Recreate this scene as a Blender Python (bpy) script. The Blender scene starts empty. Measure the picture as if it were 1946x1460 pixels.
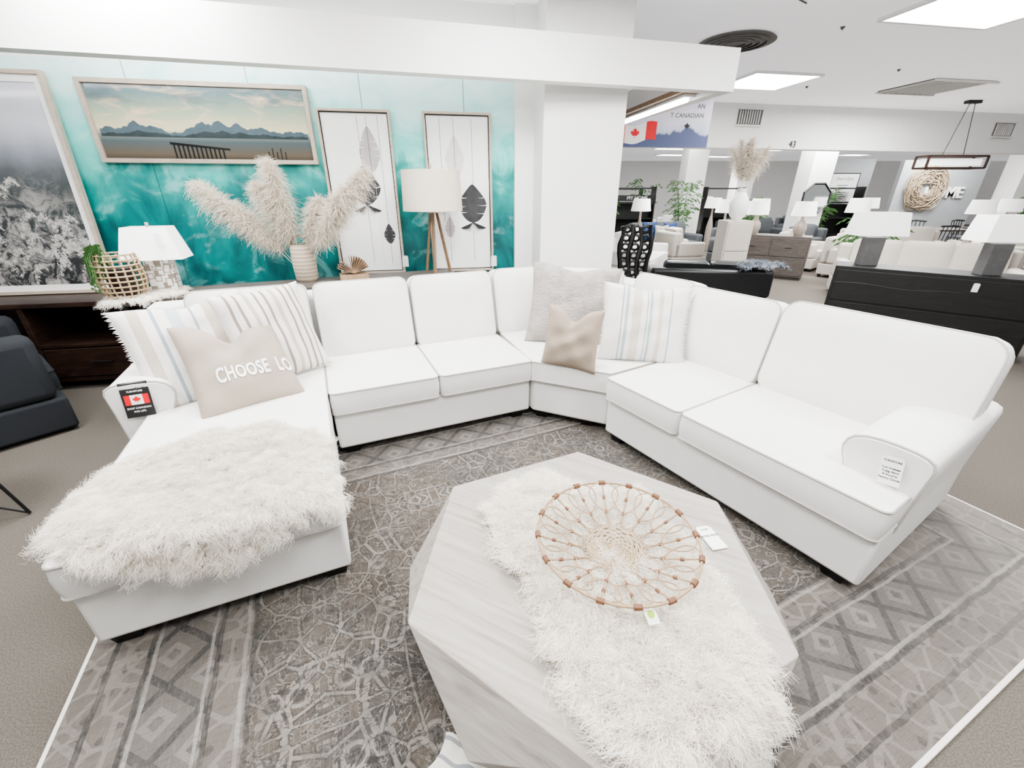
import bpy, math, random
import numpy as np
from mathutils import Matrix, Vector
random.seed(3); rng=np.random.default_rng(3)
COL=bpy.context.scene.collection
PW={}
# ------------------------------------------------------------------ node helper
class S:
    def __init__(s,nt,k): s.nt=nt; s.k=k
    def _m(s,op,*a):
        n=s.nt.nodes.new("ShaderNodeMath"); n.operation=op
        for i,v in enumerate((s,)+a):
            if isinstance(v,S): s.nt.links.new(v.k,n.inputs[i])
            else: n.inputs[i].default_value=v
        return S(s.nt,n.outputs[0])
    def __add__(s,o): return s._m('ADD',o)
    def __sub__(s,o): return s._m('SUBTRACT',o)
    def __mul__(s,o): return s._m('MULTIPLY',o)
    def __truediv__(s,o): return s._m('DIVIDE',o)
    def sin(s): return s._m('SINE')
    def abs(s): return s._m('ABSOLUTE')
    def fract(s): return s._m('FRACT')
    def gt(s,o): return s._m('GREATER_THAN',o)
    def lt(s,o): return s._m('LESS_THAN',o)
    def mn(s,o): return s._m('MINIMUM',o)
    def mx(s,o): return s._m('MAXIMUM',o)
    def smooth(s,a,b):
        n=s.nt.nodes.new("ShaderNodeMapRange"); n.interpolation_type='SMOOTHSTEP'
        s.nt.links.new(s.k,n.inputs[0]); n.inputs[1].default_value=a; n.inputs[2].default_value=b
        return S(s.nt,n.outputs[0])
def new_mat(name,rough=.7,metal=0):
    m=bpy.data.materials.new(name); m.use_nodes=True
    nt=m.node_tree; b=nt.nodes["Principled BSDF"]
    b.inputs["Roughness"].default_value=rough; b.inputs["Metallic"].default_value=metal
    return m,nt,b
def coords(nt,scale=(1,1,1),rot=0):
    t=nt.nodes.new("ShaderNodeTexCoord"); mp=nt.nodes.new("ShaderNodeMapping")
    src=t.outputs['Object']
    if rot:
        m0=nt.nodes.new("ShaderNodeMapping"); m0.inputs['Rotation'].default_value=(0,0,math.radians(rot)); nt.links.new(src,m0.inputs[0]); src=m0.outputs[0]
    mp.inputs['Scale'].default_value=scale
    nt.links.new(src,mp.inputs[0]); return mp.outputs[0]
def xyz(nt):
    t=nt.nodes.new("ShaderNodeTexCoord"); n=nt.nodes.new("ShaderNodeSeparateXYZ")
    nt.links.new(t.outputs['Object'],n.inputs[0])
    return [S(nt,n.outputs[i]) for i in range(3)]
def noise(nt,scale,detail=4,vec=None,dist=0,rough=.5):
    n=nt.nodes.new("ShaderNodeTexNoise"); n.inputs['Scale'].default_value=scale
    n.inputs['Detail'].default_value=detail; n.inputs['Distortion'].default_value=dist
    n.inputs['Roughness'].default_value=rough
    nt.links.new(vec if vec is not None else coords(nt),n.inputs['Vector']); return S(nt,n.outputs[0])
def voro(nt,scale,vec=None,feat='F1'):
    n=nt.nodes.new("ShaderNodeTexVoronoi"); n.feature=feat; n.inputs['Scale'].default_value=scale
    nt.links.new(vec if vec is not None else coords(nt),n.inputs['Vector']); return S(nt,n.outputs['Distance'])
def c4(c): return (c[0]**1.35,c[1]**1.35,c[2]**1.35,1)
def mix(nt,f,a,b):
    n=nt.nodes.new("ShaderNodeMix"); n.data_type='RGBA'
    if isinstance(f,S): nt.links.new(f.k,n.inputs[0])
    else: n.inputs[0].default_value=f
    for i,v in ((6,a),(7,b)):
        if isinstance(v,(tuple,list)): n.inputs[i].default_value=c4(v)
        else: nt.links.new(v,n.inputs[i])
    return n.outputs[2]
def ramp(nt,f,stops,const=False):
    n=nt.nodes.new("ShaderNodeValToRGB"); cr=n.color_ramp
    if const: cr.interpolation='CONSTANT'
    while len(cr.elements)<len(stops): cr.elements.new(.5)
    for e,(p,c) in zip(cr.elements,stops): e.position=p; e.color=c4(c)
    nt.links.new(f.k,n.inputs[0]); return n.outputs[0]
def bump(nt,b,h,st=.3,dist=.003):
    n=nt.nodes.new("ShaderNodeBump"); n.inputs['Strength'].default_value=st; n.inputs['Distance'].default_value=dist
    nt.links.new(h.k,n.inputs['Height']); nt.links.new(n.outputs[0],b.inputs['Normal'])
def mat(name,c,rough=.6,metal=0,var=.06,vs=6,bs=0,bst=.2,bd=.002,emis=0):
    m,nt,b=new_mat(name,rough,metal)
    f=noise(nt,vs,3)
    dk=tuple(max(0,x*(1-var)) for x in c); lt=tuple(min(1,x*(1+var)) for x in c)
    nt.links.new(mix(nt,f,dk,lt),b.inputs['Base Color'])
    if bs: bump(nt,b,noise(nt,bs,2),bst,bd)
    if emis:
        b.inputs['Emission Color'].default_value=c4(c); b.inputs['Emission Strength'].default_value=emis
    return m
def wood(name,c1,c2,sc=(2,14,14),rough=.5):
    m,nt,b=new_mat(name,rough)
    v=coords(nt,sc); f=noise(nt,2.2,6,v,dist=1.2,rough=.6)
    nt.links.new(ramp(nt,f,[(.25,c1),(.5,tuple((a+d)/2 for a,d in zip(c1,c2))),(.72,c2)]),b.inputs['Base Color'])
    bump(nt,b,noise(nt,9,4,v),.12,.002); return m
# ------------------------------------------------------------------ mesh helper
class MB:
    def __init__(s): s.v=[]; s.f=[]; s.m=[]
    def add(s,vf,mi=0,M=None):
        vs,fs=vf; o=len(s.v)
        if M is not None: vs=[tuple(M@Vector(p)) for p in vs]
        s.v+= [tuple(p) for p in vs]; s.f+=[tuple(i+o for i in f) for f in fs]; s.m+=[mi]*len(fs); return s
def link(o,mw,parent):
    COL.objects.link(o)
    if parent is not None:
        o.parent=parent; o.matrix_parent_inverse=PW[parent.name].inverted()
    o.matrix_basis=mw; PW[o.name]=mw.copy(); return o
def build(mb,name,mats,mw=Matrix(),parent=None,smooth=True,bevel=0,recalc=True,label=None,cat=None,kind=None,angle=40):
    me=bpy.data.meshes.new(name); me.from_pydata(mb.v,[],mb.f)
    for m in (mats if isinstance(mats,(list,tuple)) else [mats]): me.materials.append(m)
    if len(set(mb.m))>1 and len(me.materials)>1: me.polygons.foreach_set('material_index',mb.m)
    if recalc:
        import bmesh
        bm=bmesh.new(); bm.from_mesh(me); bmesh.ops.recalc_face_normals(bm,faces=bm.faces); bm.to_mesh(me); bm.free()
    if smooth:
        me.polygons.foreach_set('use_smooth',[True]*len(me.polygons))
        if angle: me.set_sharp_from_angle(angle=math.radians(angle))
    me.update()
    o=bpy.data.objects.new(name,me); link(o,mw,parent)
    if bevel:
        b=o.modifiers.new("bevel",'BEVEL'); b.width=bevel; b.segments=3; b.limit_method='ANGLE'; b.angle_limit=math.radians(35)
    if label: o["label"]=label
    if cat: o["category"]=cat
    if kind: o["kind"]=kind
    return o
def thing(name,label,cat,mw=Matrix(),group=None):
    e=bpy.data.objects.new(name,None); e.empty_display_size=.1; link(e,mw,None)
    e["label"]=label; e["category"]=cat
    if group: e["group"]=group
    return e
def clone(root,mw,label=None):
    def rec(o,par):
        kids=[c for c in bpy.data.objects if c.parent==o and c.name not in made]
        n=o.copy(); COL.objects.link(n); made.add(n.name)
        if par is not None:
            inv=o.matrix_parent_inverse.copy(); bas=o.matrix_basis.copy()
            n.parent=par; n.matrix_parent_inverse=inv; n.matrix_basis=bas
        for ch in kids: rec(ch,n)
        return n
    made=set(); n=rec(root,None); n.matrix_basis=mw; PW[n.name]=mw.copy()
    if label: n["label"]=label
    return n
def T(x,y,z=0): return Matrix.Translation((x,y,z))
def Rz(d): return Matrix.Rotation(math.radians(d),4,'Z')
def Rx(d): return Matrix.Rotation(math.radians(d),4,'X')
def Ry(d): return Matrix.Rotation(math.radians(d),4,'Y')
def basis(x,y,z,o):
    M=Matrix.Identity(4)
    for i,a in enumerate((x,y,z,o)):
        for j in range(3): M[j][i]=a[j]
    return M
def box(x0,x1,y0,y1,z0,z1):
    v=[(x,y,z) for z in (z0,z1) for y in (y0,y1) for x in (x0,x1)]
    return v,[(0,2,3,1),(4,5,7,6),(0,1,5,4),(2,6,7,3),(0,4,6,2),(1,3,7,5)]
def prism(poly,z0,z1):
    n=len(poly); v=[(p[0],p[1],z0) for p in poly]+[(p[0],p[1],z1) for p in poly]
    return v,[tuple(range(n))[::-1],tuple(range(n,2*n))]+[(i,(i+1)%n,n+(i+1)%n,n+i) for i in range(n)]
def taper(bx,by,tx,ty,z0,z1):
    v=[(-bx,-by,z0),(bx,-by,z0),(bx,by,z0),(-bx,by,z0),(-tx,-ty,z1),(tx,-ty,z1),(tx,ty,z1),(-tx,ty,z1)]
    return v,[(3,2,1,0),(4,5,6,7),(0,1,5,4),(1,2,6,5),(2,3,7,6),(3,0,4,7)]
def tube(path,r,n=6,closed=False,cap=True):
    P=[Vector(p) for p in path]; m=len(P); vs=[];fs=[]; prev=None
    for i,p in enumerate(P):
        a=P[(i-1)%m] if (closed or i>0) else P[0]; b=P[(i+1)%m] if (closed or i<m-1) else P[-1]
        t=(b-a); t=t.normalized() if t.length>1e-9 else Vector((0,0,1))
        if prev is None:
            u=t.cross(Vector((0,0,1)));
            if u.length<1e-3: u=t.cross(Vector((0,1,0)))
            u.normalize()
        else:
            u=prev-t*prev.dot(t); u=u.normalized() if u.length>1e-6 else prev
        prev=u; w=t.cross(u); rr=r[i] if isinstance(r,(list,tuple)) else r
        for k in range(n):
            a=2*math.pi*k/n; vs.append(tuple(p+(u*math.cos(a)+w*math.sin(a))*rr))
    for i in range(m if closed else m-1):
        j=(i+1)%m
        for k in range(n): fs.append((i*n+k,i*n+(k+1)%n,j*n+(k+1)%n,j*n+k))
    if cap and not closed: fs+=[tuple(range(n))[::-1],tuple(range((m-1)*n,m*n))]
    return vs,fs
def lathe(prof,n=32,caps=True):
    vs=[];fs=[];m=len(prof)
    for r,z in prof:
        for k in range(n):
            a=2*math.pi*k/n; vs.append((r*math.cos(a),r*math.sin(a),z))
    for i in range(m-1):
        for k in range(n): fs.append((i*n+k,i*n+(k+1)%n,(i+1)*n+(k+1)%n,(i+1)*n+k))
    if caps: fs+=[tuple(range(n))[::-1],tuple(range((m-1)*n,m*n))]
    return vs,fs
def lattice(xs,ys,zs,f):
    ids={};vs=[];fs=[]; nx,ny,nz=len(xs)-1,len(ys)-1,len(zs)-1
    def V(i,j,k):
        q=(i,j,k)
        if q not in ids: ids[q]=len(vs); vs.append(tuple(f(xs[i],ys[j],zs[k])))
        return ids[q]
    for i in range(nx):
        for j in range(ny):
            fs.append((V(i,j,nz),V(i+1,j,nz),V(i+1,j+1,nz),V(i,j+1,nz)))
            fs.append((V(i,j,0),V(i,j+1,0),V(i+1,j+1,0),V(i+1,j,0)))
    for i in range(nx):
        for k in range(nz):
            fs.append((V(i,0,k),V(i+1,0,k),V(i+1,0,k+1),V(i,0,k+1)))
            fs.append((V(i,ny,k),V(i,ny,k+1),V(i+1,ny,k+1),V(i+1,ny,k)))
    for j in range(ny):
        for k in range(nz):
            fs.append((V(0,j,k),V(0,j,k+1),V(0,j+1,k+1),V(0,j+1,k)))
            fs.append((V(nx,j,k),V(nx,j+1,k),V(nx,j+1,k+1),V(nx,j,k+1)))
    return vs,fs
def text(body,size,m,mw,parent=None,name="lettering",align='CENTER',ext=.0006,sx=1,bold=0,sp=1):
    cu=bpy.data.curves.new("txt",'FONT'); cu.body=body; cu.size=size; cu.extrude=ext; cu.align_x=align; cu.align_y='CENTER'; cu.resolution_u=3; cu.offset=bold; cu.space_character=sp
    t=bpy.data.objects.new("txt",cu); COL.objects.link(t)
    bpy.context.view_layer.update()
    dg=bpy.context.evaluated_depsgraph_get()
    me=bpy.data.meshes.new_from_object(t.evaluated_get(dg)); bpy.data.objects.remove(t)
    me.name=name; me.materials.clear(); me.materials.append(m)
    if sx!=1: me.transform(Matrix.Diagonal((sx,1,1,1)))
    o=bpy.data.objects.new(name,me); link(o,mw,parent); return o
G=[-1,-.985,-.94,-.84,-.65,-.4,-.15,.15,.4,.65,.84,.94,.985,1]
def rr_pts(L,D,R,n=5):
    out=[]
    for cx,cy,a0 in ((1,1,0),(-1,1,90),(-1,-1,180),(1,-1,270)):
        for k in range(n+1):
            a=math.radians(a0+90*k/n); out.append((cx*(L/2-R)+R*math.cos(a),cy*(D/2-R)+R*math.sin(a)))
    return out
def cushion(L,D,Tn,R=.035,crown=.02,bulge=.008,pipe=.0055,both=False,seed=0):
    rr=random.Random(seed); ph=[rr.uniform(0,6) for _ in range(4)]
    def f(x,y,z):
        u,v=x/(L/2),y/(D/2); ix=max(-(L/2-R),min(L/2-R,x)); iy=max(-(D/2-R),min(D/2-R,y))
        dx,dy=x-ix,y-iy; d=math.hypot(dx,dy)
        if dx and dy and d>0:
            k=max(abs(dx),abs(dy))/d; dx*=k; dy*=k
        X,Y=ix+dx,iy+dy; w=1-(2*z/Tn-1)**2
        X+=bulge*w*u*(1 if abs(u)>.5 else 0); Y+=bulge*w*v*(1 if abs(v)>.5 else 0)
        c=crown*(1-u**4)*(1-v**4)*(1+.15*math.sin(3*u+ph[0])*math.cos(2.5*v+ph[1]))
        if z>Tn*.99: z+=c
        elif z<Tn*.01 and both: z-=c
        return X,Y,z
    mb=MB(); mb.add(lattice([a*L/2 for a in G],[a*D/2 for a in G],[0,.04*Tn,.3*Tn,.6*Tn,.96*Tn,Tn],f))
    o=rr_pts(L,D,R)
    for z in (pipe*.6,Tn-pipe*.6): mb.add(tube([(x*1.002,y*1.002,z) for x,y in o],pipe,6,True),1)
    return mb
# ------------------------------------------------------------------ materials
def fabric(name,c,var=.03,bs=350,bst=.35):
    m,nt,b=new_mat(name,.92)
    f=noise(nt,5,4); g=noise(nt,220,2)
    c1=mix(nt,f,tuple(x*(1-var) for x in c),tuple(min(1,x*(1+var)) for x in c))
    nt.links.new(mix(nt,g.smooth(.35,.65)*.25,c1,tuple(x*.86 for x in c)),b.inputs['Base Color'])
    bump(nt,b,noise(nt,bs,2),bst,.002)
    return m
M_sofa=fabric("white_upholstery",(.85,.84,.82))
M_pipe=fabric("upholstery_piping",(.60,.58,.55))
M_leg=mat("black_leg",(.02,.02,.02),.4)
M_linen=fabric("linen_beige",(.50,.44,.38),.08,180,.7)
M_linen2=fabric("linen_taupe",(.45,.385,.32),.12,150,.9)
def crinkled():
    m,nt,b=new_mat("crinkled_linen",.95); f=noise(nt,9,5); w=noise(nt,16,5,coords(nt,(1,1,3)),dist=1.5)
    nt.links.new(mix(nt,f.smooth(.3,.7),(.44,.41,.39),(.54,.51,.485)),b.inputs['Base Color']); bump(nt,b,w,.8,.025); return m
M_linenw=crinkled()
def woolmat(name,c,tl=.4):
    m,nt,b=new_mat(name,1); f=noise(nt,25,3)
    col=mix(nt,f,tuple(x*.94 for x in c),c); nt.links.new(col,b.inputs['Base Color'])
    tr=nt.nodes.new("ShaderNodeBsdfTranslucent"); nt.links.new(col,tr.inputs[0])
    ms=nt.nodes.new("ShaderNodeMixShader"); ms.inputs[0].default_value=tl
    nt.links.new(b.outputs[0],ms.inputs[1]); nt.links.new(tr.outputs[0],ms.inputs[2])
    nt.links.new(ms.outputs[0],nt.nodes["Material Output"].inputs[0]); return m
M_fur=woolmat("wool",(1.0,.97,.915))
M_white=mat("white_paint",(.90,.90,.89),.5,0,.02)
M_offw=mat("offwhite_paint",(.85,.845,.83),.55,0,.03,3)
M_black=mat("black_metal",(.02,.02,.02),.4)
M_card=mat("white_card",(.9,.9,.88),.5,0,.01)
M_ink=mat("dark_ink",(.04,.04,.04),.6)
M_red=mat("red_ink",(.78,.03,.05),.5)
M_char=fabric("charcoal_fabric",(.045,.05,.058),.1)
M_grey=fabric("grey_fabric",(.16,.17,.18),.1)
M_beige=fabric("beige_fabric",(.62,.585,.54),.05)
M_navy=fabric("navy_fabric",(.04,.09,.20),.1)
M_leather=mat("black_leather",(.035,.037,.04),.35,0,.2,8)
M_brown=wood("dark_walnut",(.035,.022,.018),(.10,.06,.045),rough=.4)
M_oakd=wood("mid_oak",(.25,.17,.11),(.40,.29,.19))
M_gold=wood("champagne_frame",(.52,.45,.38),(.66,.59,.51),rough=.45)
M_blackwood=wood("black_wood",(.018,.018,.019),(.04,.039,.038),rough=.5)
M_greywood=wood("grey_wood",(.13,.115,.105),(.22,.195,.18),rough=.5)
M_shade=mat("lamp_shade",(.92,.91,.9),.8,0,.01,4,emis=.7)
M_shadeb=fabric("linen_shade",(.74,.68,.60),.05,250,.6)
M_lampgrey=mat("grey_stone",(.20,.20,.20),.6,0,.15,20)
M_green=mat("leaf_green",(.11,.22,.08),.6,0,.4,12)
M_rattan=mat("rattan",(.46,.355,.25),.55,0,.25,40)
M_knot=mat("brown_wrap",(.27,.15,.09),.6,0,.25,60)
M_weave=mat("woven_seagrass",(.50,.42,.32),.8,0,.3,60,90,.8,.004)
M_pampas=woolmat("pampas_plume",(1.0,.955,.885),.45)
M_emit=mat("light_panel",(1,1,1),.5,0,0,1,emis=10)
M_tube=mat("fluorescent_tube",(1,1,1),.5,0,0,1,emis=14)

def stripes(name,base,w,stops):
    m,nt,b=new_mat(name,.95); x,y,z=xyz(nt)
    f=x/w+.5
    col=ramp(nt,f,stops,True)
    g=noise(nt,90,3); nt.links.new(mix(nt,g*.2,col,base),b.inputs['Base Color'])
    bump(nt,b,noise(nt,160,2),.6,.003); return m
W0=(.78,.76,.73)
def st(lst):
    out=[(0,W0)]
    for p,wd,c in lst: out+=[(p-wd/2,c),(p+wd/2,W0)]
    return out
BG=(.36,.42,.45); BR=(.34,.28,.24); TA=(.58,.52,.45)
M_str1=stripes("blue_striped_linen",W0,.6,st([(.10,.09,TA),(.24,.03,BG),(.40,.10,(.54,.60,.62)),(.55,.025,BG),(.70,.09,TA),(.86,.05,(.52,.58,.60))]))
M_str2=stripes("brown_striped_linen",W0,.5,st([(.1,.03,BR),(.2,.03,BR),(.32,.05,TA),(.43,.03,BR),(.53,.03,BR),(.64,.05,TA),(.75,.03,BR),(.85,.03,BR),(.93,.02,BR)]))
M_str3=stripes("bluegrey_striped_linen",W0,.6,st([(.21,.014,BG),(.26,.035,(.44,.50,.52)),(.38,.10,(.65,.60,.53)),(.50,.014,BG),(.545,.035,(.44,.50,.52)),(.66,.05,(.64,.59,.52)),(.78,.014,BG)]))

# ------------------------------------------------------------------ frames
def frame(ox,oy,deg): return T(ox,oy,0)@Rz(deg)
FL=frame(-.72,1.40,24.0); FR=frame(.64,2.63,-58.0); FW=frame(0,4.75,10.2)

# ------------------------------------------------------------------ room shell
def carpet():
    m,nt,b=new_mat("carpet",1)
    f=noise(nt,170,4); g=noise(nt,1.2,3)
    c=mix(nt,f.smooth(.35,.65),(.165,.148,.128),(.245,.225,.20)); c=mix(nt,g*.35,c,(.18,.16,.138))
    nt.links.new(c,b.inputs['Base Color']); bump(nt,b,f,.4,.004); return m
mb=MB(); mb.add(box(-8,30,-4,26,-.1,0)); build(mb,"floor",carpet(),smooth=False,kind="structure")
M_ceil=mat("ceiling_paint_glow",(.88,.88,.90),.8,0,.02,2,emis=.44)  # emission put into the paint to keep the ceiling bright; no lamp here
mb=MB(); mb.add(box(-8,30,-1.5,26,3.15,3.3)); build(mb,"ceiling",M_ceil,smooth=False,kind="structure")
def teal():
    m,nt,b=new_mat("teal_watercolour",.45)
    x,y,z=xyz(nt)
    n1=noise(nt,1.1,8,coords(nt,(1,1,.25)),dist=.6,rough=.6)
    n2=noise(nt,2.0,7,coords(nt,(1,1,1.3)),dist=1.8,rough=.55)
    n3=noise(nt,3,6,coords(nt,(1,1,.6)),dist=2)
    h1=(n1-.5)*1.7+1.46
    h2=(noise(nt,1.7,8,coords(nt,(1,1,.2)),rough=.6)-.5)*1.3+1.85
    sky=ramp(nt,(z-1.2)/1.6+(n2-.5)*.75,[(0,(.05,.50,.46)),(.3,(.11,.60,.55)),(.5,(.30,.76,.71)),(.72,(.60,.89,.86)),(1,(.84,.96,.95))])
    mid=mix(nt,((n2-.3)*2.0).smooth(0,1),(.01,.33,.31),(.10,.55,.51))
    low=mix(nt,((n3-.3)*1.8+(z-.8)*.25).smooth(0,1),(.0,.14,.15),(.008,.34,.33))
    c=mix(nt,(h2-z).smooth(-.12,.04),sky,mid); c=mix(nt,(h1-z).smooth(-.18,.12),c,low)
    c=mix(nt,n2.smooth(.54,.72)*.35,c,(.55,.86,.83))
    seam=((x/.92).fract()-.5).abs().lt(.004)
    c=mix(nt,seam*.7,c,(.02,.12,.11))
    c=mix(nt,z.gt(2.62),c,(.92,.92,.91))
    nt.links.new(c,b.inputs['Base Color']); return m
mb=MB(); mb.add(box(-7,.02,0,.15,0,3.15)); build(mb,"wall_back",teal(),FW,smooth=False,kind="structure")
mb=MB(); mb.add(box(.02,.21,-.05,.15,0,3.15)); build(mb,"trim_1",M_white,FW,smooth=False,kind="structure")
mb=MB(); mb.add(box(.21,.98,-.42,.35,0,3.15)); build(mb,"wall_column",M_offw,FW,smooth=False,bevel=.006,kind="structure")
FBM=FW@T(1.92,-.50,0)@Rz(3.7)
mb=MB(); mb.add(box(-7.5,0,-.06,.06,2.47,2.79)).add(box(-.12,0,.06,2.7,2.47,2.79)); build(mb,"wall_beam",M_offw,FBM,smooth=False,kind="structure")
mb=MB(); mb.add(box(1.52,1.72,-.36,2.1,2.49,2.53)); build(mb,"trim_2",M_oakd,FW,smooth=False,kind="structure")
FH=frame(0,8.5,10.2)
mb=MB(); mb.add(box(1.0,22,0,.3,2.42,3.15)); build(mb,"wall_header",M_white,FH,smooth=False,kind="structure")
mb=MB(); mb.add(box(-7,30,25.2,25.4,0,3.15)); build(mb,"wall_far",M_offw,smooth=False,kind="structure")
mb=MB(); mb.add(box(-8,-7.8,-2,25.4,0,3.15)); build(mb,"wall_left",M_offw,smooth=False,kind="structure")
M_gw=mat("grey_wall_paint",(.45,.46,.47),.7)
mb=MB(); mb.add(box(9.2,11.5,15,15.15,0,2.6)); build(mb,"wall_partition",M_gw,smooth=False,kind="structure")
mb=MB(); mb.add(box(11.5,14.0,13.9,14.05,0,2.5)); build(mb,"wall_display",M_gw,smooth=False,kind="structure")
for i,(x,y) in enumerate([(8.1,12.6),(3.0,17),(8.6,17.5),(15.2,14.0),(12.0,19),(5.6,14.6)]):
    mb=MB(); mb.add(box(x-.3,x+.3,y-.3,y+.3,0,3.15)); build(mb,"wall_pillar_%d"%(i+1),M_offw,smooth=False,kind="structure")

# ------------------------------------------------------------------ rug
def rugmat(hx,hy):
    m,nt,b=new_mat("distressed_rug",1)
    x,y,z=xyz(nt)
    wob=(noise(nt,8,5)-.5)*.02
    xw=x+wob; yw=y+(noise(nt,7,5)-.5)*.02
    ax=xw.abs(); ay=yw.abs()
    de=(ax*-1+hx).mn(ay*-1+hy); de0=(x.abs()*-1+hx).mn(y.abs()*-1+hy)
    cx=nt.nodes.new("ShaderNodeCombineXYZ")
    fx=((xw/1.3).fract()-.5).abs()*1.3; fy=((yw/1.0).fract()-.5).abs()*1.0
    nt.links.new(fx.k,cx.inputs[0]); nt.links.new(fy.k,cx.inputs[1])
    v1=voro(nt,6,cx.outputs[0]); v2=voro(nt,9,cx.outputs[0],'DISTANCE_TO_EDGE'); nz=noise(nt,9,4,cx.outputs[0],dist=3)
    v3=voro(nt,17,cx.outputs[0]); v4=voro(nt,13,cx.outputs[0]); v5=voro(nt,24,cx.outputs[0])
    base=ramp(nt,noise(nt,2.6,7,rough=.7),[(.32,(.095,.094,.09)),(.44,(.130,.121,.110)),(.54,(.165,.145,.124)),(.68,(.205,.192,.174))])
    base=mix(nt,noise(nt,1.1,4).smooth(.45,.62)*.65,base,(.145,.118,.095))
    light=((v1.lt(.27))*(v1.gt(.19))+(v2.lt(.035))+((nz-.5).abs().lt(.020))+(v4.lt(.18))+(v5.lt(.14))).mn(1)
    dark=((v1.lt(.15))+(v3.lt(.18))+((nz-.57).abs().lt(.022))+((v2.lt(.075))*(v2.gt(.05)))).mn(1)
    fade=noise(nt,3.5,6,rough=.75).smooth(.36,.60)
    field=mix(nt,light*(fade*.45+.14),base,(.42,.40,.37)); field=mix(nt,dark*(fade*.35+.35),field,(.055,.055,.056))
    diag=(((xw+yw)/.26).fract()-.5).abs(); diag2=(((xw-yw)/.26).fract()-.5).abs()
    dia=(diag.lt(.07)).mx(diag2.lt(.07)); dot=(diag.gt(.40))*(diag2.gt(.40)); dot2=(diag.gt(.28))*(diag2.gt(.28))
    bv=voro(nt,16).lt(.25); bv2=voro(nt,11,feat='DISTANCE_TO_EDGE').lt(.07)
    bord=mix(nt,dot2*.6,(.21,.196,.178),(.32,.30,.278)); bord=mix(nt,dia*(fade*.35+.45),bord,(.075,.078,.08)); bord=mix(nt,dot*(fade*.4+.35),bord,(.11,.108,.105))
    outer=mix(nt,bv*.6,(.22,.20,.18),(.11,.102,.095)); outer=mix(nt,bv2*.4,outer,(.37,.35,.325))
    c=mix(nt,de.lt(.58),field,outer); c=mix(nt,(de.lt(.46))*(de.gt(.22)),c,bord)
    for q,wd in ((.585,.010),(.465,.009),(.225,.009),(.10,.010)):
        c=mix(nt,(de-q).abs().lt(wd)*(fade*.4+.4),c,(.07,.068,.066))
    for q,wd in ((.56,.007),(.245,.007),(.44,.006)):
        c=mix(nt,(de-q).abs().lt(wd)*(fade*.4+.3),c,(.44,.42,.39))
    wear=noise(nt,60,6,rough=.8).smooth(.46,.60)
    c=mix(nt,wear*.32,c,(.225,.208,.188))
    streak=noise(nt,40,4,coords(nt,(6,.5,1)),rough=.7).smooth(.52,.66)
    c=mix(nt,streak*.24,c,(.38,.36,.335))
    st2=noise(nt,44,4,coords(nt,(.5,6,1)),rough=.7).smooth(.50,.66); c=mix(nt,st2*.34,c,(.075,.072,.07))
    c=mix(nt,noise(nt,1.8,4).smooth(.5,.68)*.16,c,(.28,.262,.24))
    c=mix(nt,x.smooth(.6,1.6)*.24,c,(.46,.44,.41))
    c=mix(nt,de0.lt(.016),c,(.80,.77,.72))
    nt.links.new(c,b.inputs['Base Color']); bump(nt,b,noise(nt,260,2),.5,.003); return m
hx,hy=2.13,1.42
FRUG=T(0,0,0)@Rz(25)@T(1.075,.09+1.42,0)
mb=MB(); mb.add(box(-hx,hx,-hy,hy,0.001,.012))
build(mb,"area_rug",rugmat(hx,hy),FRUG,smooth=False,bevel=.004,label="distressed grey and taupe oriental area rug under the sectional",cat="rug")

# ------------------------------------------------------------------ sectional sofa
ZB=.075; ZS=.34
sofa=thing("sectional_sofa","white upholstered U-shaped sectional sofa with chaise and corner wedge","sofa",T(.1,2.9,0))
SM=[M_sofa,M_pipe]
def sbox(a,F,bev=.018,name="base"):
    mb=MB(); mb.add(box(*a)); return build(mb,name,M_sofa,F,sofa,bevel=bev)
sbox((-.93,-.008,.03,2.0,ZB,ZS),FL); sbox((.008,1.422,1.08,2.0,ZB,ZS),FL); sbox((.008,1.585,.03,1.0,ZB,ZS),FR)
sbox((-1.05,1.422,1.99,2.2,ZB,.94),FL,.04,"backrest"); sbox((.0,1.50,.97,1.16,ZB,.90),FR,.05,"backrest")
A=(.162,2.95);B=(.70,2.71);Cc=(1.62,3.24);D=(1.08,4.02);E=(.35,4.2);F_=(-.30,3.98)
mb=MB(); mb.add(prism([A,B,Cc,D,E,F_],ZB,ZS)); build(mb,"base",M_sofa,Matrix(),sofa,bevel=.018)
mb=MB(); mb.add(prism([Cc,D,E,F_,(-.22,3.80),(.32,3.98),(.95,3.80),(1.47,3.15)],ZS,.93)); build(mb,"backrest",M_sofa,Matrix(),sofa,bevel=.03)
def seat(x0,x1,y0,y1,F,sd):
    L,Dp=x1-x0-.014,y1-y0
    build(cushion(L,Dp,.155,R=.035,crown=.012,bulge=.006,seed=sd),"seat_cushion",SM,F@T((x0+x1)/2,(y0+y1)/2,ZS+.005),sofa)
seat(-.945,0,0,1.80,FL,1); seat(0,.712,1.045,1.80,FL,2); seat(.712,1.43,1.045,1.80,FL,3)
seat(-.0,.60,0,.80,FR,4); seat(.60,1.59,0,.80,FR,5)
poly=[(.150,2.925),(.69,2.69),(1.27,3.04),(.97,3.62),(.32,3.86),(-.12,3.66)]
mb=MB(); mb.add(prism(poly,ZS+.006,ZS+.160))
for z in (ZS+.01,ZS+.158): mb.add(tube([(x,y,z) for x,y in poly],.0055,6,True),1)
build(mb,"seat_cushion",SM,Matrix(),sofa)
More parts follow.
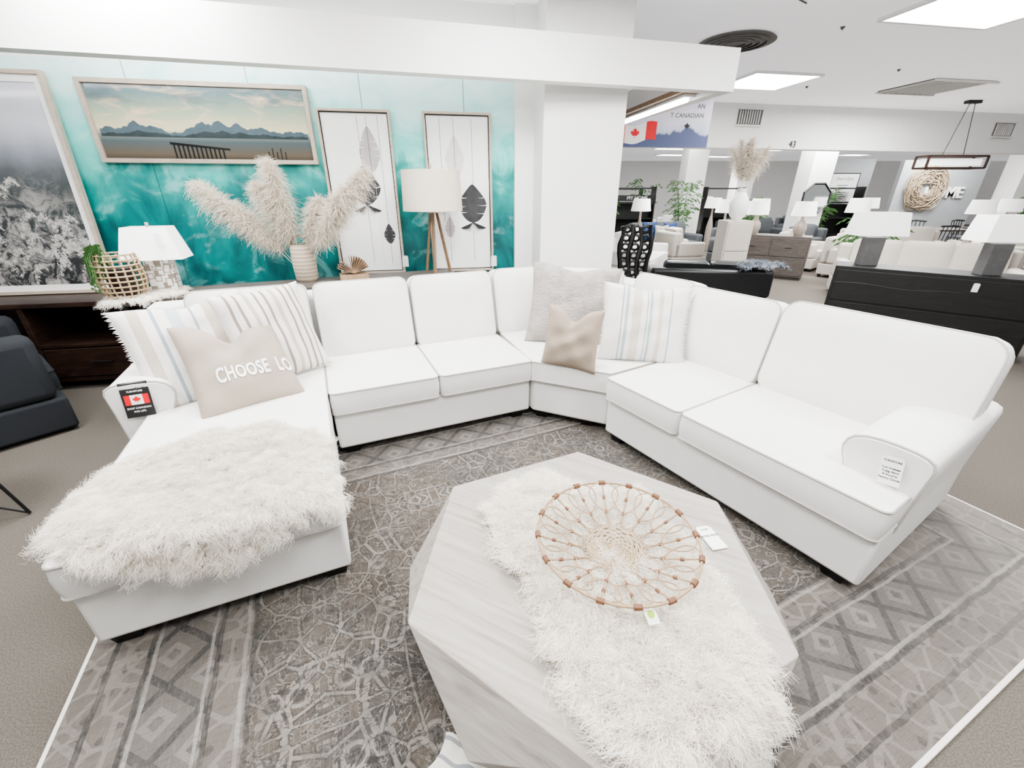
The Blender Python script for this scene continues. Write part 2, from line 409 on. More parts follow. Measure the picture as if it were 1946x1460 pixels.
def backc(sc,w,tf,F,sd,tilt=14,H=.57,Tk=.19,R=.065,z0=.485,cr=.042):
    a=math.radians(tilt); up=Vector((0,math.sin(a),math.cos(a))); fr=Vector((0,-math.cos(a),math.sin(a)))
    o=Vector((sc,tf,z0))-fr*Tk+up*(H/2)
    build(cushion(w-.014,H,Tk,R=R,crown=cr,bulge=.010,seed=sd),"back_cushion",SM,F@basis((1,0,0),up,fr,o),sofa)
backc(-.41,.76,1.76,FL,11); backc(.355,.70,1.74,FL,12); backc(1.07,.70,1.74,FL,13)
backc(.245,.70,.74,FR,14,H=.55); backc(1.09,.98,.74,FR,15,H=.58,R=.09)
def wedgec(p,q,sd,w=None,off=0):
    p=Vector(p);q=Vector(q); d=q-p; F=frame((p.x+q.x)/2,(p.y+q.y)/2,math.degrees(math.atan2(d.y,d.x)))
    backc(0,w or d.length,off,F,sd)
wedgec((-.13,3.60),(.33,3.80),16,.48); wedgec((.33,3.80),(.95,3.60),17,.62); wedgec((.93,3.58),(1.27,3.04),18,.58)
def arm(F,s0,w,t0,t1,mirror=False):
    pr=[(0,.30),(0,.48),(-.014,.53),(-.030,.57),(-.036,.605),(-.028,.638),(-.008,.664),(.03,.682),(.08,.691),(.14,.693),(w-.05,.690),(w-.012,.682),(w+.014,.667),(w+.022,.640),(w+.008,.52),(w-.012,.30),(w-.015,ZB),(0,ZB)]
    if mirror: pr=[(-x,z) for x,z in pr]
    n=len(pr); vs=[];ts=[t0,t0+.014,t0+.25*(t1-t0),t0+.6*(t1-t0),t1-.03,t1]
    for i,t in enumerate(ts):
        for x,z in pr:
            k=.97 if i in (0,5) else 1
            cx=(w/2 if not mirror else -w/2); vs.append((s0+cx+(x-cx)*k,t,.4+(z-.4)*k if k<1 else z))
    fs=[tuple(range(n)),tuple(range((len(ts)-1)*n,len(ts)*n))]
    for i in range(len(ts)-1):
        for k in range(n): fs.append((i*n+k,i*n+(k+1)%n,(i+1)*n+(k+1)%n,(i+1)*n+k))
    mb=MB(); mb.add((vs,fs)); mb.add(tube([(s0+x,t0+.010,z) for x,z in pr[:16]],.0065,6),1)
    build(mb,"armrest",SM,F,sofa,angle=50)
arm(FR,1.345,.25,.20,1.17); arm(FL,-.83,.25,1.20,2.2,True)
for F,pts in ((FL,[(-.86,.11),(-.08,.11),(-.86,1.9),(.09,1.16),(1.33,1.16),(.09,2.1),(1.33,2.1)]),(FR,[(.09,.11),(1.48,.11),(.09,1.08),(1.48,1.05)])):
    for x,y in pts:
        mb=MB(); mb.add(taper(.042,.042,.055,.055,.012,ZB)); build(mb,"leg",M_leg,F@T(x,y,0),sofa,bevel=.004)
for x,y in [(.25,3.0),(.59,2.86),(.35,4.08),(1.02,3.9)]:
    mb=MB(); mb.add(taper(.042,.042,.055,.055,.012,ZB)); build(mb,"leg",M_leg,T(x,y,0)@Rz(-18),sofa,bevel=.004)

# ------------------------------------------------------------------ pillows
def pillow(name,label,BL,TL,TR,mt,th=.16,chop=0,fringe=False,seed=0,w=None,h=None,group="throw pillows on the sectional"):
    BL,TL,TR=map(Vector,(BL,TL,TR)); x=(TR-TL); W=w or x.length; x.normalize()
    z=TL-BL; z=z-x*z.dot(x); Hh=h or z.length; z.normalize(); y=z.cross(x)
    c=(BL+TR)/2; rr=random.Random(seed); ph=[rr.uniform(0,6.28) for _ in range(6)]
    gs=[-1+2*i/26 for i in range(27)]
    def f(u,v,k):
        e=max(0,(1-abs(u)**2.6)*(1-abs(v)**2.6))**.55
        X=u*W/2*(1-.075*(1-v*v)); Z=v*Hh/2*(1-.06*(1-u*u))
        if chop: Z-=chop*Hh*math.exp(-(u/.36)**2)*max(0,(v+.3)/1.3)**1.5
        wr=.006*math.sin(7*u+4*v+ph[0])+.005*math.sin(-5*u+9*v+ph[1])+.004*math.sin(13*u*v+ph[2])
        Y=k*(th/2*e*(1-(.45*math.exp(-(u/.22)**2)*max(0,v+.1) if chop>.1 else 0))+.004)+wr*e*(1 if k<0 else .3)
        return X,Y,Z
    vs=[];fs=[];n=27
    for k in (-1,1):
        o=len(vs)
        for j in range(n):
            for i in range(n): vs.append(f(gs[i],gs[j],k))
        for j in range(n-1):
            for i in range(n-1):
                q=(o+j*n+i,o+j*n+i+1,o+(j+1)*n+i+1,o+(j+1)*n+i); fs.append(q if k<0 else q[::-1])
    per=[i for i in range(n)]+[j*n+n-1 for j in range(1,n)]+[(n-1)*n+i for i in range(n-2,-1,-1)]+[j*n for j in range(n-2,0,-1)]
    for a in range(len(per)):
        p,q=per[a],per[(a+1)%len(per)]; fs.append((p,p+n*n,q+n*n,q))
    mb=MB(); mb.add((vs,fs))
    if fringe:
        for sgn in (-1,1):
            for j in range(70):
                v=-1+2*j/69; p=f(sgn,v,0); l=.018+rr.random()*.012
                mb.add(([(p[0],0,p[2]-.004),(p[0],0,p[2]+.004),(p[0]+sgn*l,rr.uniform(-.006,.006),p[2]+rr.uniform(-.008,.008))],[(0,1,2)]))
    o=build(mb,name,mt,basis(x,y,z,c),None,label=label,cat="pillow",angle=0); o["group"]=group
    return o,basis(x,y,z,c),f
pillow("throw_pillow","pale blue and cream striped linen pillow leaning on the armrest",(-1.99,2.15,.49),(-2.36,2.30,1.02),(-1.88,2.78,1.05),M_str1,.17,.06,True,1)
pillow("throw_pillow","cream pillow with brown stripes leaning on the chaise back",(-1.66,2.36,.5),(-1.81,2.53,1.07),(-1.48,2.98,1.09),M_str2,.16,.0,False,2)
PBL,PTL,PTR=(-1.70,2.02,.49),(-2.01,2.35,.93),(-1.60,2.72,.93)
po,pm,pf=pillow("throw_pillow","beige linen pillow printed with white lettering on the chaise",PBL,PTL,PTR,M_linen,.18,.26,False,3)
pillow("throw_pillow","large crinkled pale linen pillow in the sofa corner",(.11,3.40,.5),(.17,3.62,1.13),(.90,3.52,1.08),M_linenw,.22,.06,False,4)
pillow("throw_pillow","cream pillow with blue grey stripes and frayed edges",(.67,2.97,.5),(.68,3.19,1.04),(1.29,3.09,1.01),M_str3,.16,.05,True,5)
pillow("throw_pillow","small taupe linen pillow with dented top in front of other pillows",(.22,2.90,.49),(.26,3.00,.92),(.63,2.82,.91),M_linen2,.15,.20,False,6)
M_wtxt=mat("white_print",(.98,.98,.97),.7)
tx=text("CHOOSE  LO",.066,M_wtxt,pm,po,"lettering",ext=.0,bold=.0020,sp=1.06)
Wp=(Vector(PTR)-Vector(PTL)).length; zz0=(Vector(PTL)-Vector(PBL)); xx0=(Vector(PTR)-Vector(PTL)).normalized(); Hp=(zz0-xx0*zz0.dot(xx0)).length
for v in tx.data.vertices:
    X,Y=v.co.x*1.05+.060,v.co.y*1.95-.11
    u=max(-.985,min(.985,X/(Wp/2)));w=Y/(Hp/2)
    q=pf(u,w,-1); v.co=(q[0],q[1]-.005,q[2])

# ------------------------------------------------------------------ fur
def inpoly(P,poly):
    x,y=P[:,0],P[:,1]; ins=np.zeros(len(P),bool); n=len(poly)
    for i in range(n):
        x1,y1=poly[i];x2,y2=poly[(i+1)%n]
        c=((y1>y)!=(y2>y))&(x<(x2-x1)*(y-y1)/(y2-y1+1e-12)+x1); ins^=c
    return ins
def dpoly(P,poly):
    d=np.full(len(P),9.); n=len(poly)
    for i in range(n):
        a=poly[i];b=poly[(i+1)%n]; e=b-a; t=np.clip(((P-a)@e)/(e@e),0,1); d=np.minimum(d,np.linalg.norm(P-(a+t[:,None]*e),axis=1))
    return d
def surf(P,sup,top):
    c=np.mean(sup,0); best=np.full(len(P),-9.);nb=np.zeros((len(P),2)); n=len(sup)
    for i in range(n):
        a=np.array(sup[i]);b=np.array(sup[(i+1)%n]); e=b-a; nr=np.array([e[1],-e[0]])/np.hypot(*e)
        if np.dot(nr,c-a)>0: nr=-nr
        d=(P-a)@nr; k=d>best; best[k]=d[k]; nb[k]=nr
    over=np.maximum(best,0); pull=np.maximum(over-.035,0)
    Q=P-nb*pull[:,None]; z=top+.0-np.minimum(over,.035)**2*12-pull*1.25
    nz=np.where(over>0,.45,1.0); N=np.concatenate([nb*(over>0)[:,None]*.9,nz[:,None]],1)
    N/=np.linalg.norm(N,axis=1)[:,None]
    return np.concatenate([Q,z[:,None]],1),N
def strand_mesh(P,Dr,Ln,phi,root,seg=5,r=.0013,grav=.35,curl=.25,conv=.6,sides=3,tp=.75,om=5):
    n=len(P)
    side=np.cross(Dr,np.array([0,0,1.])+rng.normal(0,.01,(n,3))); side/=np.linalg.norm(side,axis=1)[:,None]+1e-9
    up=np.cross(side,Dr)
    V=np.zeros((n,seg+1,sides,3))
    for k in range(seg+1):
        t=k/seg
        p=P+Dr*(Ln*t)[:,None]+(root-P)*(conv*t)
        p=p+(side*np.cos(phi+om*t)[:,None]+up*np.sin(phi+om*t)[:,None])*(Ln*curl*t)[:,None]
        p[:,2]-=grav*Ln*t*t
        rr=r*(1-tp*t)
        for s_ in range(sides):
            a=2*math.pi*s_/sides; V[:,k,s_]=p+(side*math.cos(a)+up*math.sin(a))*rr
    idx=np.arange(n*(seg+1)*sides).reshape(n,seg+1,sides); F=[]
    for k in range(seg):
        for s_ in range(sides if sides>2 else 1):
            s2=(s_+1)%sides; F.append(np.stack([idx[:,k,s_],idx[:,k,s2],idx[:,k+1,s2],idx[:,k+1,s_]],1))
    return V.reshape(-1,3),np.concatenate(F)
def fur(name,label,poly,sup,top,ncl,per=13,L=.065,r=.0015,cat="throw",mt=None,curl=.25,dome=0.0,wav=0.0,seg=5,conv=.3):
    if wav:
        q=[]; rr_=random.Random(7); n=len(poly); cc=np.mean(poly,0)
        for i in range(n):
            a=np.array(poly[i]);b=np.array(poly[(i+1)%n]); m_=max(2,int(np.linalg.norm(b-a)/.07))
            for k in range(m_):
                p=a+(b-a)*k/m_; o=p-cc; q.append(p+o/np.linalg.norm(o)*rr_.uniform(-wav,wav))
        poly=q
    poly=np.array(poly); lo=poly.min(0);hi=poly.max(0); c=poly.mean(0)
    def lift(P):
        if not dome: return np.zeros(len(P))
        s=np.clip(dpoly(P,poly)/.11,0,1); s=s*s*(3-2*s)
        return dome*s*(.68+.32*np.sin(17*P[:,0]+3*np.sin(9*P[:,1]))*np.sin(15*P[:,1]+2*np.sin(11*P[:,0])))
    C=[];tot=0
    while tot<ncl:
        q=lo+rng.random((4000,2))*(hi-lo); q=q[inpoly(q,poly)]; C.append(q); tot+=len(q)
    C=np.concatenate(C)[:ncl]; CP,CN=surf(C,sup,top+.012); CP[:,2]+=lift(C)
    rad=C-c; rad=rad/(np.abs(rad).max(0))
    flow=np.stack([np.sin(7*C[:,1]+3*C[:,0]),np.cos(6*C[:,0]-4*C[:,1])],1)*.35
    Dc=CN*.45+np.concatenate([rad*.55+flow,np.zeros((ncl,1))],1)+rng.normal(0,.27,(ncl,3)); Dc[:,2]=np.where(CN[:,2]>.9,np.abs(Dc[:,2])+.10,Dc[:,2]); Dc/=np.linalg.norm(Dc,axis=1)[:,None]
    Lc=L*(.75+.5*rng.random(ncl)); ph=rng.random(ncl)*6.28
    R=lambda a:np.repeat(a,per,0)
    off=rng.normal(0,.013,(ncl*per,2)); P2=R(C)+off; P3,_=surf(P2,sup,top+.008); P3[:,2]+=lift(P2)*inpoly(P2,poly)
    Dr=R(Dc)+rng.normal(0,.12,(ncl*per,3)); Dr/=np.linalg.norm(Dr,axis=1)[:,None]
    V,F=strand_mesh(P3,Dr,R(Lc)*(.8+.4*rng.random(ncl*per)),R(ph)+rng.normal(0,.45,ncl*per),R(CP),seg=seg,r=r,sides=2,conv=conv,curl=curl,tp=.6,om=8)
    g=.015; xs=np.arange(lo[0],hi[0]+g,g); ys=np.arange(lo[1],hi[1]+g,g)
    XX,YY=np.meshgrid(xs,ys); pts=np.stack([XX.ravel(),YY.ravel()],1); S3,_=surf(pts,sup,top+.016); S3[:,2]+=lift(pts)*inpoly(pts,poly)
    nx=len(xs); cen=pts+g/2; ok=inpoly(cen,poly)
    q=[(i,i+1,i+1+nx,i+nx) for i in np.nonzero(ok)[0] if (i%nx)<nx-1 and i+nx+1<len(pts)]
    nv=len(V); mb=MB(); mb.f=F.tolist()+[tuple(int(a)+nv for a in f) for f in q]; mb.m=[0]*len(mb.f)
    cx,cy=float(c[0]),float(c[1]); mb.v=(np.concatenate([V,S3])-np.array([cx,cy,top])).tolist()
    return build(mb,name,mt or M_fur,T(cx,cy,top),None,recalc=False,angle=0,label=label,cat=cat)
def LP(F,pts): return [tuple((F@Vector((a,b,0)))[:2]) for a,b in pts]
chsup=LP(FL,[(-.945,0),(0,0),(0,1.8),(-.945,1.8)])
fur("sheepskin_throw","fluffy ivory sheepskin throw draped over the chaise seat",
    [(-1.50,1.03),(-1.67,1.13),(-1.76,1.36),(-1.77,1.58),(-1.58,1.83),(-1.30,1.92),(-.95,1.80),(-.78,1.52),(-.71,1.34),(-.88,1.24),(-1.02,1.08),(-1.14,1.02),(-1.28,1.05)],chsup,.512,3500,per=22,L=.058,r=.0011,dome=.040,wav=.03,curl=.24,conv=.4)

# ------------------------------------------------------------------ coffee table
def tablewood():
    m,nt,b=new_mat("whitewashed_wood",.5)
    v=coords(nt,(.7,13,13),28); f=noise(nt,2.6,8,v,dist=.5,rough=.65); g=noise(nt,1.5,3)
    c=ramp(nt,f,[(.30,(.31,.28,.25)),(.42,(.40,.37,.34)),(.55,(.455,.428,.395)),(.70,(.51,.485,.452))])
    c=mix(nt,g.smooth(.4,.65)*.25,c,(.50,.475,.445))
    nt.links.new(c,b.inputs['Base Color']); bump(nt,b,noise(nt,14,5,v),.15,.002); return m
tc=(.285,1.175); TZ=.42
def ring(R,a0,z): return [(R*math.cos(math.radians(a0+60*k)),R*math.sin(math.radians(a0+60*k)),z) for k in range(6)]
t0=ring(.675,25,TZ); t1=ring(.70,55,.27); t2=ring(.56,25,.012)
vs=t0+t1+t2; fs=[tuple(range(6)),tuple(range(17,11,-1))]
for k in range(6):
    j=(k+1)%6
    fs+=[(k,6+k,j),(j,6+k,6+j),(12+k,12+j,6+k),(12+j,6+j,6+k)]
ctab=thing("coffee_table","faceted hexagonal whitewashed wood drum coffee table on the rug","table",T(tc[0],tc[1],.012))
mb=MB(); mb.add((vs,fs)); build(mb,"table_body",tablewood(),T(tc[0],tc[1],0),ctab,smooth=False,bevel=.003)
tsup=[(tc[0]+p[0],tc[1]+p[1]) for p in t0]
fur("sheepskin_rug","shaggy ivory sheepskin draped across the coffee table",
    [(-.10,1.37),(-.02,1.50),(.15,1.62),(.36,1.50),(.56,1.50),(.61,1.30),(.69,1.03),(.66,.86),(.69,.66),(.67,.50),(.62,.40),(.33,.42),(.25,.58),(.14,.74),(.08,.93),(-.01,1.12)],tsup,TZ+.004,3400,per=22,L=.074,r=.0011,dome=.032,wav=.03,curl=.2,conv=.4)

# ------------------------------------------------------------------ rattan basket
bc=(.365,1.118); R0=.275; bz=.483
FB=T(bc[0],bc[1],bz)@Rx(2)
bk=thing("rattan_basket","round open rattan bowl with looped wires and brown wraps on sheepskin","basket",FB)
def prof(r): return .004+.078*max(0,(r/R0))**1.7
mb=MB(); mb.add(tube([(R0*math.cos(a),R0*math.sin(a),prof(R0)) for a in np.linspace(0,2*math.pi,73)[:-1]],.0044,8,True)); build(mb,"rim",M_rattan,FB,bk)
mb=MB(); NR=11
for k in range(NR):
    r=.008+.0088*k
    mb.add(tube([(r*math.cos(a),r*math.sin(a),prof(r)+.0035*math.sin(a*12+math.pi*k)) for a in np.linspace(0,2*math.pi,73)[:-1]],.0047,5,True))
for i in range(24):
    a=2*math.pi*i/24; mb.add(tube([(r*math.cos(a),r*math.sin(a),prof(r)) for r in (.008,.05,.10,.118)],.0026,4))
build(mb,"woven_base",mat("pale_rattan",(.50,.41,.30),.6,0,.3,60),FB,bk)
mb=MB(); NS=16
for i in range(NS):
    a0=2*math.pi*i/NS
    mb.add(tube([(r*math.cos(a0),r*math.sin(a0),prof(r)) for r in np.linspace(.09,R0,8)],.0034,5))
    pts=[]
    for q in np.linspace(0,2*math.pi,33)[:-1]:
        r=.2165+.0565*math.cos(q); a=a0+(.22+.05*math.cos(q))*math.sin(q)*1.1; pts.append((r*math.cos(a),r*math.sin(a),prof(r)+.003))
    mb.add(tube(pts,.0024,5,True))
    a1=a0+math.pi/NS; pts=[]
    for q in np.linspace(0,2*math.pi,25)[:-1]:
        r=.140+.036*math.cos(q); a=a1+.20*math.sin(q); pts.append((r*math.cos(a),r*math.sin(a),prof(r)+.003))
    mb.add(tube(pts,.0020,5,True))
build(mb,"wire_loops",M_rattan,FB,bk)
for i in range(NS):
    a=2*math.pi*i/NS
    for r,rad,l,aa in ((R0,.0095,.024,a),(.218,.0058,.013,a),(.160,.0058,.014,a)):
        p=Vector((r*math.cos(aa),r*math.sin(aa),prof(r)))
        d=Vector((-math.sin(aa),math.cos(aa),0)) if r==R0 else Vector((math.cos(aa),math.sin(aa),.3)).normalized()
        mb=MB(); mb.add(tube([p-d*l/2,p,p+d*l/2],rad,8))
        build(mb,"knot",M_knot,FB,bk)

# ------------------------------------------------------------------ tags
def tag(name,label,w,h,mw,lines=(),size=.01,m=M_card,mt=M_ink,string=True):
    e=build(MB().add(prism([(-w/2,-h/2),(w/2,-h/2),(w/2,h/2*.8),(w/2*.7,h/2),(-w/2*.7,h/2),(-w/2,h/2*.8)],0,.0012)),name,m,mw,None,smooth=False,label=label,cat="tag")
    for i,l in enumerate(lines):
        if l: text(l,size,mt,mw@T(0,h/2-(i+1.2)*size*1.35,.0014),e,ext=.0001,bold=size*.035)
    return e
half=[(0,1),(.18,.65),(.38,.75),(.30,.28),(.52,.5),(.57,.38),(.86,.42),(.76,.2),(.88,.08),(.45,-.27),(.52,-.42),(.05,-.35),(.05,-.8)]
leaf=half+[(-x,y) for x,y in half[::-1][:-1]]
def leafmesh(s,th=.0006): return prism([(x*s,y*s) for x,y in leaf],0,th)
ft=FL@T(-.965,1.190,.60)@Rx(80)
e=build(MB().add(box(-.065,.065,-.10,.10,0,.002)),"flag_tag",M_ink,ft,None,smooth=False,label="black card tag with red maple leaf flag on the armrest",cat="tag")
build(MB().add(box(-.055,-.028,-.028,.028,.002,.003)).add(box(.028,.055,-.028,.028,.002,.003)).add(leafmesh(.022),0,T(0,0,.0032)),"flag_red",M_red,ft,e,smooth=False)
build(MB().add(box(-.028,.028,-.028,.028,.002,.003)),"flag_white",M_card,ft,e,smooth=False)
for i,(l,y) in enumerate((("CANADIAN CUSTOM",.068),("FURNITURE",.048),("SHOP CANADIAN",-.048),("FOR LIFE.",-.068))):
    text(l,.0135,M_card,ft@T(0,y,.0025),e,ext=.0002,bold=.0003)
tag("price_tag","white price tag with handwriting hanging on the armrest front",.075,.125,FR@T(1.50,.180,.585)@Rx(84)@Rz(8),("FURNITURE","","2 pc loveseat","2 pkg. fabric","4 Wood in","Factory Clouds"),.0115)
tag("price_tag","white price tag lying flat on the coffee table top",.065,.12,T(.775,1.245,TZ+.004)@Rz(12),("$1279","","RETAIL PRICE"),.012)
tg=tag("round_logo_tag","small white tag with green circle on basket edge",.036,.055,T(.405,.838,.528)@Rz(10)@Rx(15))
mb=MB(); mb.add(lathe([(.011,0.0012),(.011,.002)],20)); build(mb,"green_circle",mat("lime",(.45,.6,.1),.5),PW[tg.name],tg,smooth=False)

# ------------------------------------------------------------------ striped blanket under table front
def blanket():
    mb=MB(); n=26; vs=[];fs=[]
    for j in range(n):
        for i in range(n):
            u=i/(n-1);v=j/(n-1); x=-.18+.36*u; y=.12-.26*v
            z=.02+.12*math.exp(-((u-.5)/.35)**2)*(1-.6*v)+.012*math.sin(22*u+3*v)
            vs.append((x+.02*math.sin(6*v),y,z))
    for j in range(n-1):
        for i in range(n-1): fs.append((j*n+i,j*n+i+1,(j+1)*n+i+1,(j+1)*n+i))
    mb.add((vs,fs))
    for i in range(40):
        x=-.18+.36*i/39; l=.05+.03*random.random(); mb.add(tube([(x,-.14,.03),(x+random.uniform(-.01,.01),-.14-l*.6,.028),(x+random.uniform(-.02,.02),-.14-l,.018)],.0022,4))
    return mb
m,nt,b=new_mat("striped_cotton",.95); x,y,z=xyz(nt)
nt.links.new(mix(nt,((y/.05).fract().lt(.22))*.8,(.78,.75,.70),(.28,.31,.34)),b.inputs['Base Color'])
build(blanket(),"fringed_blanket",m,T(-.12,.59,0)@Rz(-30),None,angle=0,label="folded cream blanket with grey stripes and fringe beside the table",cat="blanket")

# ------------------------------------------------------------------ art on the wall
def art(name,label,w,h,mw,fm,fw,pic,d=.035,inner=None):
    e=thing(name,label,"picture",mw)
    mb=MB()
    for a in (box(-w/2,-w/2+fw,-d,0,0,h),box(w/2-fw,w/2,-d,0,0,h),box(-w/2+fw,w/2-fw,-d,0,0,fw),box(-w/2+fw,w/2-fw,-d,0,h-fw,h)): mb.add(a)
    build(mb,"picture_frame",fm,mw,e,smooth=False,bevel=.003)
    if inner:
        f2=fw+inner; mb=MB()
        for a in (box(-w/2+fw,-w/2+f2,-d*.6,-.005,fw,h-fw),box(w/2-f2,w/2-fw,-d*.6,-.005,fw,h-fw),box(-w/2+f2,w/2-f2,-d*.6,-.005,fw,f2),box(-w/2+f2,w/2-f2,-d*.6,-.005,h-f2,h-fw)): mb.add(a)
        build(mb,"frame_liner",M_ink if inner<.02 else M_white,mw,e,smooth=False)
    mb,mts=pic
    mb2=MB(); mb2.add(box(-w/2+fw*.8,w/2-fw*.8,-d*.45,-.004,fw*.8,h-fw*.8)); k=-d*.45
    mb2.v+= [(x,k-y,z) for x,y,z in mb.v]; mb2.f+=[tuple(i+8 for i in f) for f in mb.f]; mb2.m+=mb.m
    build(mb2,"picture",mts,mw,e,smooth=False,recalc=False); return e
def flat(pts,mi,lay,mb):
    n=len(pts); o=len(mb.v); mb.v+=[(x,.0006*lay,z) for x,z in pts]; mb.f.append(tuple(range(o,o+n))); mb.m.append(mi)
m1,nt,b=new_mat("landscape_sky",.1); x,y,z=xyz(nt)
cl=noise(nt,5,7,coords(nt,(.6,1,2.2)),dist=.5,rough=.6)
sk=ramp(nt,z/.61,[(0,(.05,.05,.05)),(.12,(.22,.19,.15)),(.28,(.17,.21,.22)),(.36,(.32,.36,.34)),(.42,(.76,.71,.52)),(.62,(.50,.57,.45)),(.85,(.26,.35,.36)),(1,(.18,.27,.30))])
sk=mix(nt,cl.smooth(.48,.7)*z.smooth(.24,.34)*.85,sk,(.88,.70,.54)); sk=mix(nt,(noise(nt,3,6,coords(nt,(.7,1,2.5))).smooth(.5,.7))*z.smooth(.35,.5)*.7,sk,(.16,.20,.24))
nt.links.new(sk,b.inputs['Base Color'])
m2=mat("far_mountain",(.17,.22,.25),.12,0,.2,10); m3=mat("near_mountain",(.10,.125,.13),.12,0,.3,10); m4=mat("pier_wood",(.05,.05,.05),.2)
def mount(base,amp,seed,n=110,w=1.64):
    pk=[(-.55,.16,.75),(-.42,.12,.5),(-.02,.2,.8),(.10,.12,1.0),(.24,.16,.75),(.42,.2,.5),(-.75,.2,.35),(.7,.25,.25)]; out=[]
    for i in range(n+1):
        xx=-w/2+w*i/n; h=max(max(0,1-abs(xx-c-.02*seed/9)/ww)*hh for c,ww,hh in pk)
        out.append((xx,base+amp*(h+.12*abs(math.sin(31*xx+seed))+.07*abs(math.sin(67*xx)))))
    return out
pm_=MB()
for base,amp,mi,sd in ((.22,.11,1,0),(.205,.05,2,9)):
    mp=mount(base,amp,sd)
    for (x0,z0),(x1,z1) in zip(mp,mp[1:]): flat([(x0,.20),(x1,.20),(x1,z1),(x0,z0)],mi,mi,pm_)
for i in range(12):
    xx=-.30+i*.035; hh=.16-.004*i; flat([(xx,.03),(xx+.014,.03),(xx+.014,hh),(xx,hh)],3,3,pm_)
flat([(-.32,.165),(.15,.12),(.15,.105),(-.32,.145)],3,3,pm_)
for i in range(5):
    xx=.46+i*.035; flat([(xx,.03),(xx+.008,.03),(xx+.008,.10+.03*(i%2)),(xx,.10+.03*(i%2))],3,3,pm_)
art("framed_landscape","wide framed photograph of mountains, lake and pier on teal wall",1.75,.61,FW@T(-2.70,-.005,1.88),M_gold,.035,(pm_,[m1,m2,m3,m4]),.045)
mw1=mat("canvas_white",(.92,.92,.91),.6,0,.01); mf1=mat("ink_black_wash",(.09,.09,.095),.7,0,.8,9); mf2=mat("ink_grey_wash",(.56,.52,.53),.7,0,.2,9); mf3=mat("ink_pale_wash",(.74,.72,.72),.7,0,.1,9)
def feather(mb,cx,ztop,L,w,mi,slits=5,lay=1,seed=0):
    rf=random.Random(seed)
    def wd(t): return w*(math.sin(math.pi*min(1,t**.95))**.55)*(.45+.55*min(1,t*1.9))
    N=30
    for side in (-1,1):
        pts=[(cx,ztop)]+[(cx+side*wd(i/N)*(1+.04*math.sin(9*i/N+seed)),ztop-L*i/N) for i in range(1,N)]+[(cx,ztop-L)]
        flat(pts,mi,lay,mb)
        for k in range(slits):
            # pale slit rises from the stem outwards to the edge: feather barbs point down and out with rounded lobes
            t=.22+.62*(k+rf.uniform(-.15,.15)+.5)/slits; zc=ztop-L*t; W_=wd(t)*1.1
            inn=W_*rf.uniform(.25,.5); th=L*.012*rf.uniform(.7,1.5)
            p=[];q=[]
            for i in range(9):
                s_=i/8; xx=inn+(W_-inn)*s_; zz_=zc-L*.05*math.sin(math.pi*.5*s_)+L*.03*s_*s_*2
                p.append((cx+side*xx,zz_+th*s_)); q.append((cx+side*xx,zz_-th*s_))
            flat(p+q[::-1],0,lay+1,mb)
    flat([(cx-.0016,ztop+.02),(cx+.0016,ztop+.02),(cx+.0016,ztop-L*1.12),(cx-.0016,ztop-L*1.12)],1,lay+2,mb)
def tassel(mb,cx,z,n,w,l,mi=1):
    for i in range(n):
        a=-1+2*i/(n-1); flat([(cx-.001,z),(cx+.0015,z),(cx+a*w,z-l*.5*(1-.2*abs(a))),(cx+a*w*.9,z-l*(1-.5*abs(a))),(cx+a*w*.86,z-l*.5)],mi,2,mb)
def line(mb,cx,z0,z1,mi=1,w=.0016): flat([(cx-w,z0),(cx+w,z0),(cx+w,z1),(cx-w,z1)],mi,1,mb)
p1=MB(); line(p1,.10,1.40,1.32); feather(p1,.10,1.32,.38,.095,2,4,1,1)
line(p1,.02,1.4,.95); feather(p1,.02,1.0,.35,.14,1,3,1,2); tassel(p1,.02,.655,16,.13,.13); line(p1,.02,.66,.12)
line(p1,.20,1.40,.46); feather(p1,.20,.48,.19,.055,1,3,1,3); line(p1,.20,.3,.1); line(p1,.12,.98,.10,3)
art("framed_feather_print","tall framed white print with black and grey hanging feathers",.64,1.45,FW@T(-1.46,-.01,.88)@Rx(-0.5),M_gold,.022,(p1,[mw1,mf1,mf2,mf3]),.045,.008)
p2=MB(); line(p2,-.04,1.40,1.24); feather(p2,-.04,1.26,.38,.09,3,4,1,4); line(p2,-.04,.9,.55,3)
line(p2,.13,1.4,.80); feather(p2,.12,.84,.36,.145,1,3,1,5); tassel(p2,.12,.485,18,.13,.13); line(p2,.12,.48,.1)
line(p2,-.17,1.4,.5); feather(p2,-.12,.54,.2,.05,2,3,1,6); line(p2,-.12,.3,.1)
art("framed_feather_print","tall framed white print with pale feather above dark feather",.64,1.45,FW@T(-.53,-.01,.88)@Rx(-0.5),M_gold,.022,(p2,[mw1,mf1,mf2,mf3]),.045,.008)
m1,nt,b=new_mat("misty_grass_photo",.12); x,y,z=xyz(nt)
c=ramp(nt,z/1.7+(noise(nt,2,4)-.5)*.2,[(0,(.05,.055,.06)),(.3,(.08,.09,.095)),(.5,(.13,.15,.15)),(.60,(.20,.22,.23)),(.70,(.42,.44,.48)),(.82,(.68,.69,.73)),(1,(.74,.74,.79))])
fl=noise(nt,7,8,dist=1.5,rough=.7).smooth(.42,.60)*((z*-1+.95+(noise(nt,2.5,3)-.5)*.7).smooth(0,.3))
c=mix(nt,fl*.75,c,(.58,.56,.54))
nt.links.new(c,b.inputs['Base Color'])
m5=mat("plume_white",(.90,.88,.85),.4,0,.08,20); m6=mat("plume_grey",(.66,.64,.61),.4,0,.15,20)
p3=MB(); rr=random.Random(8)
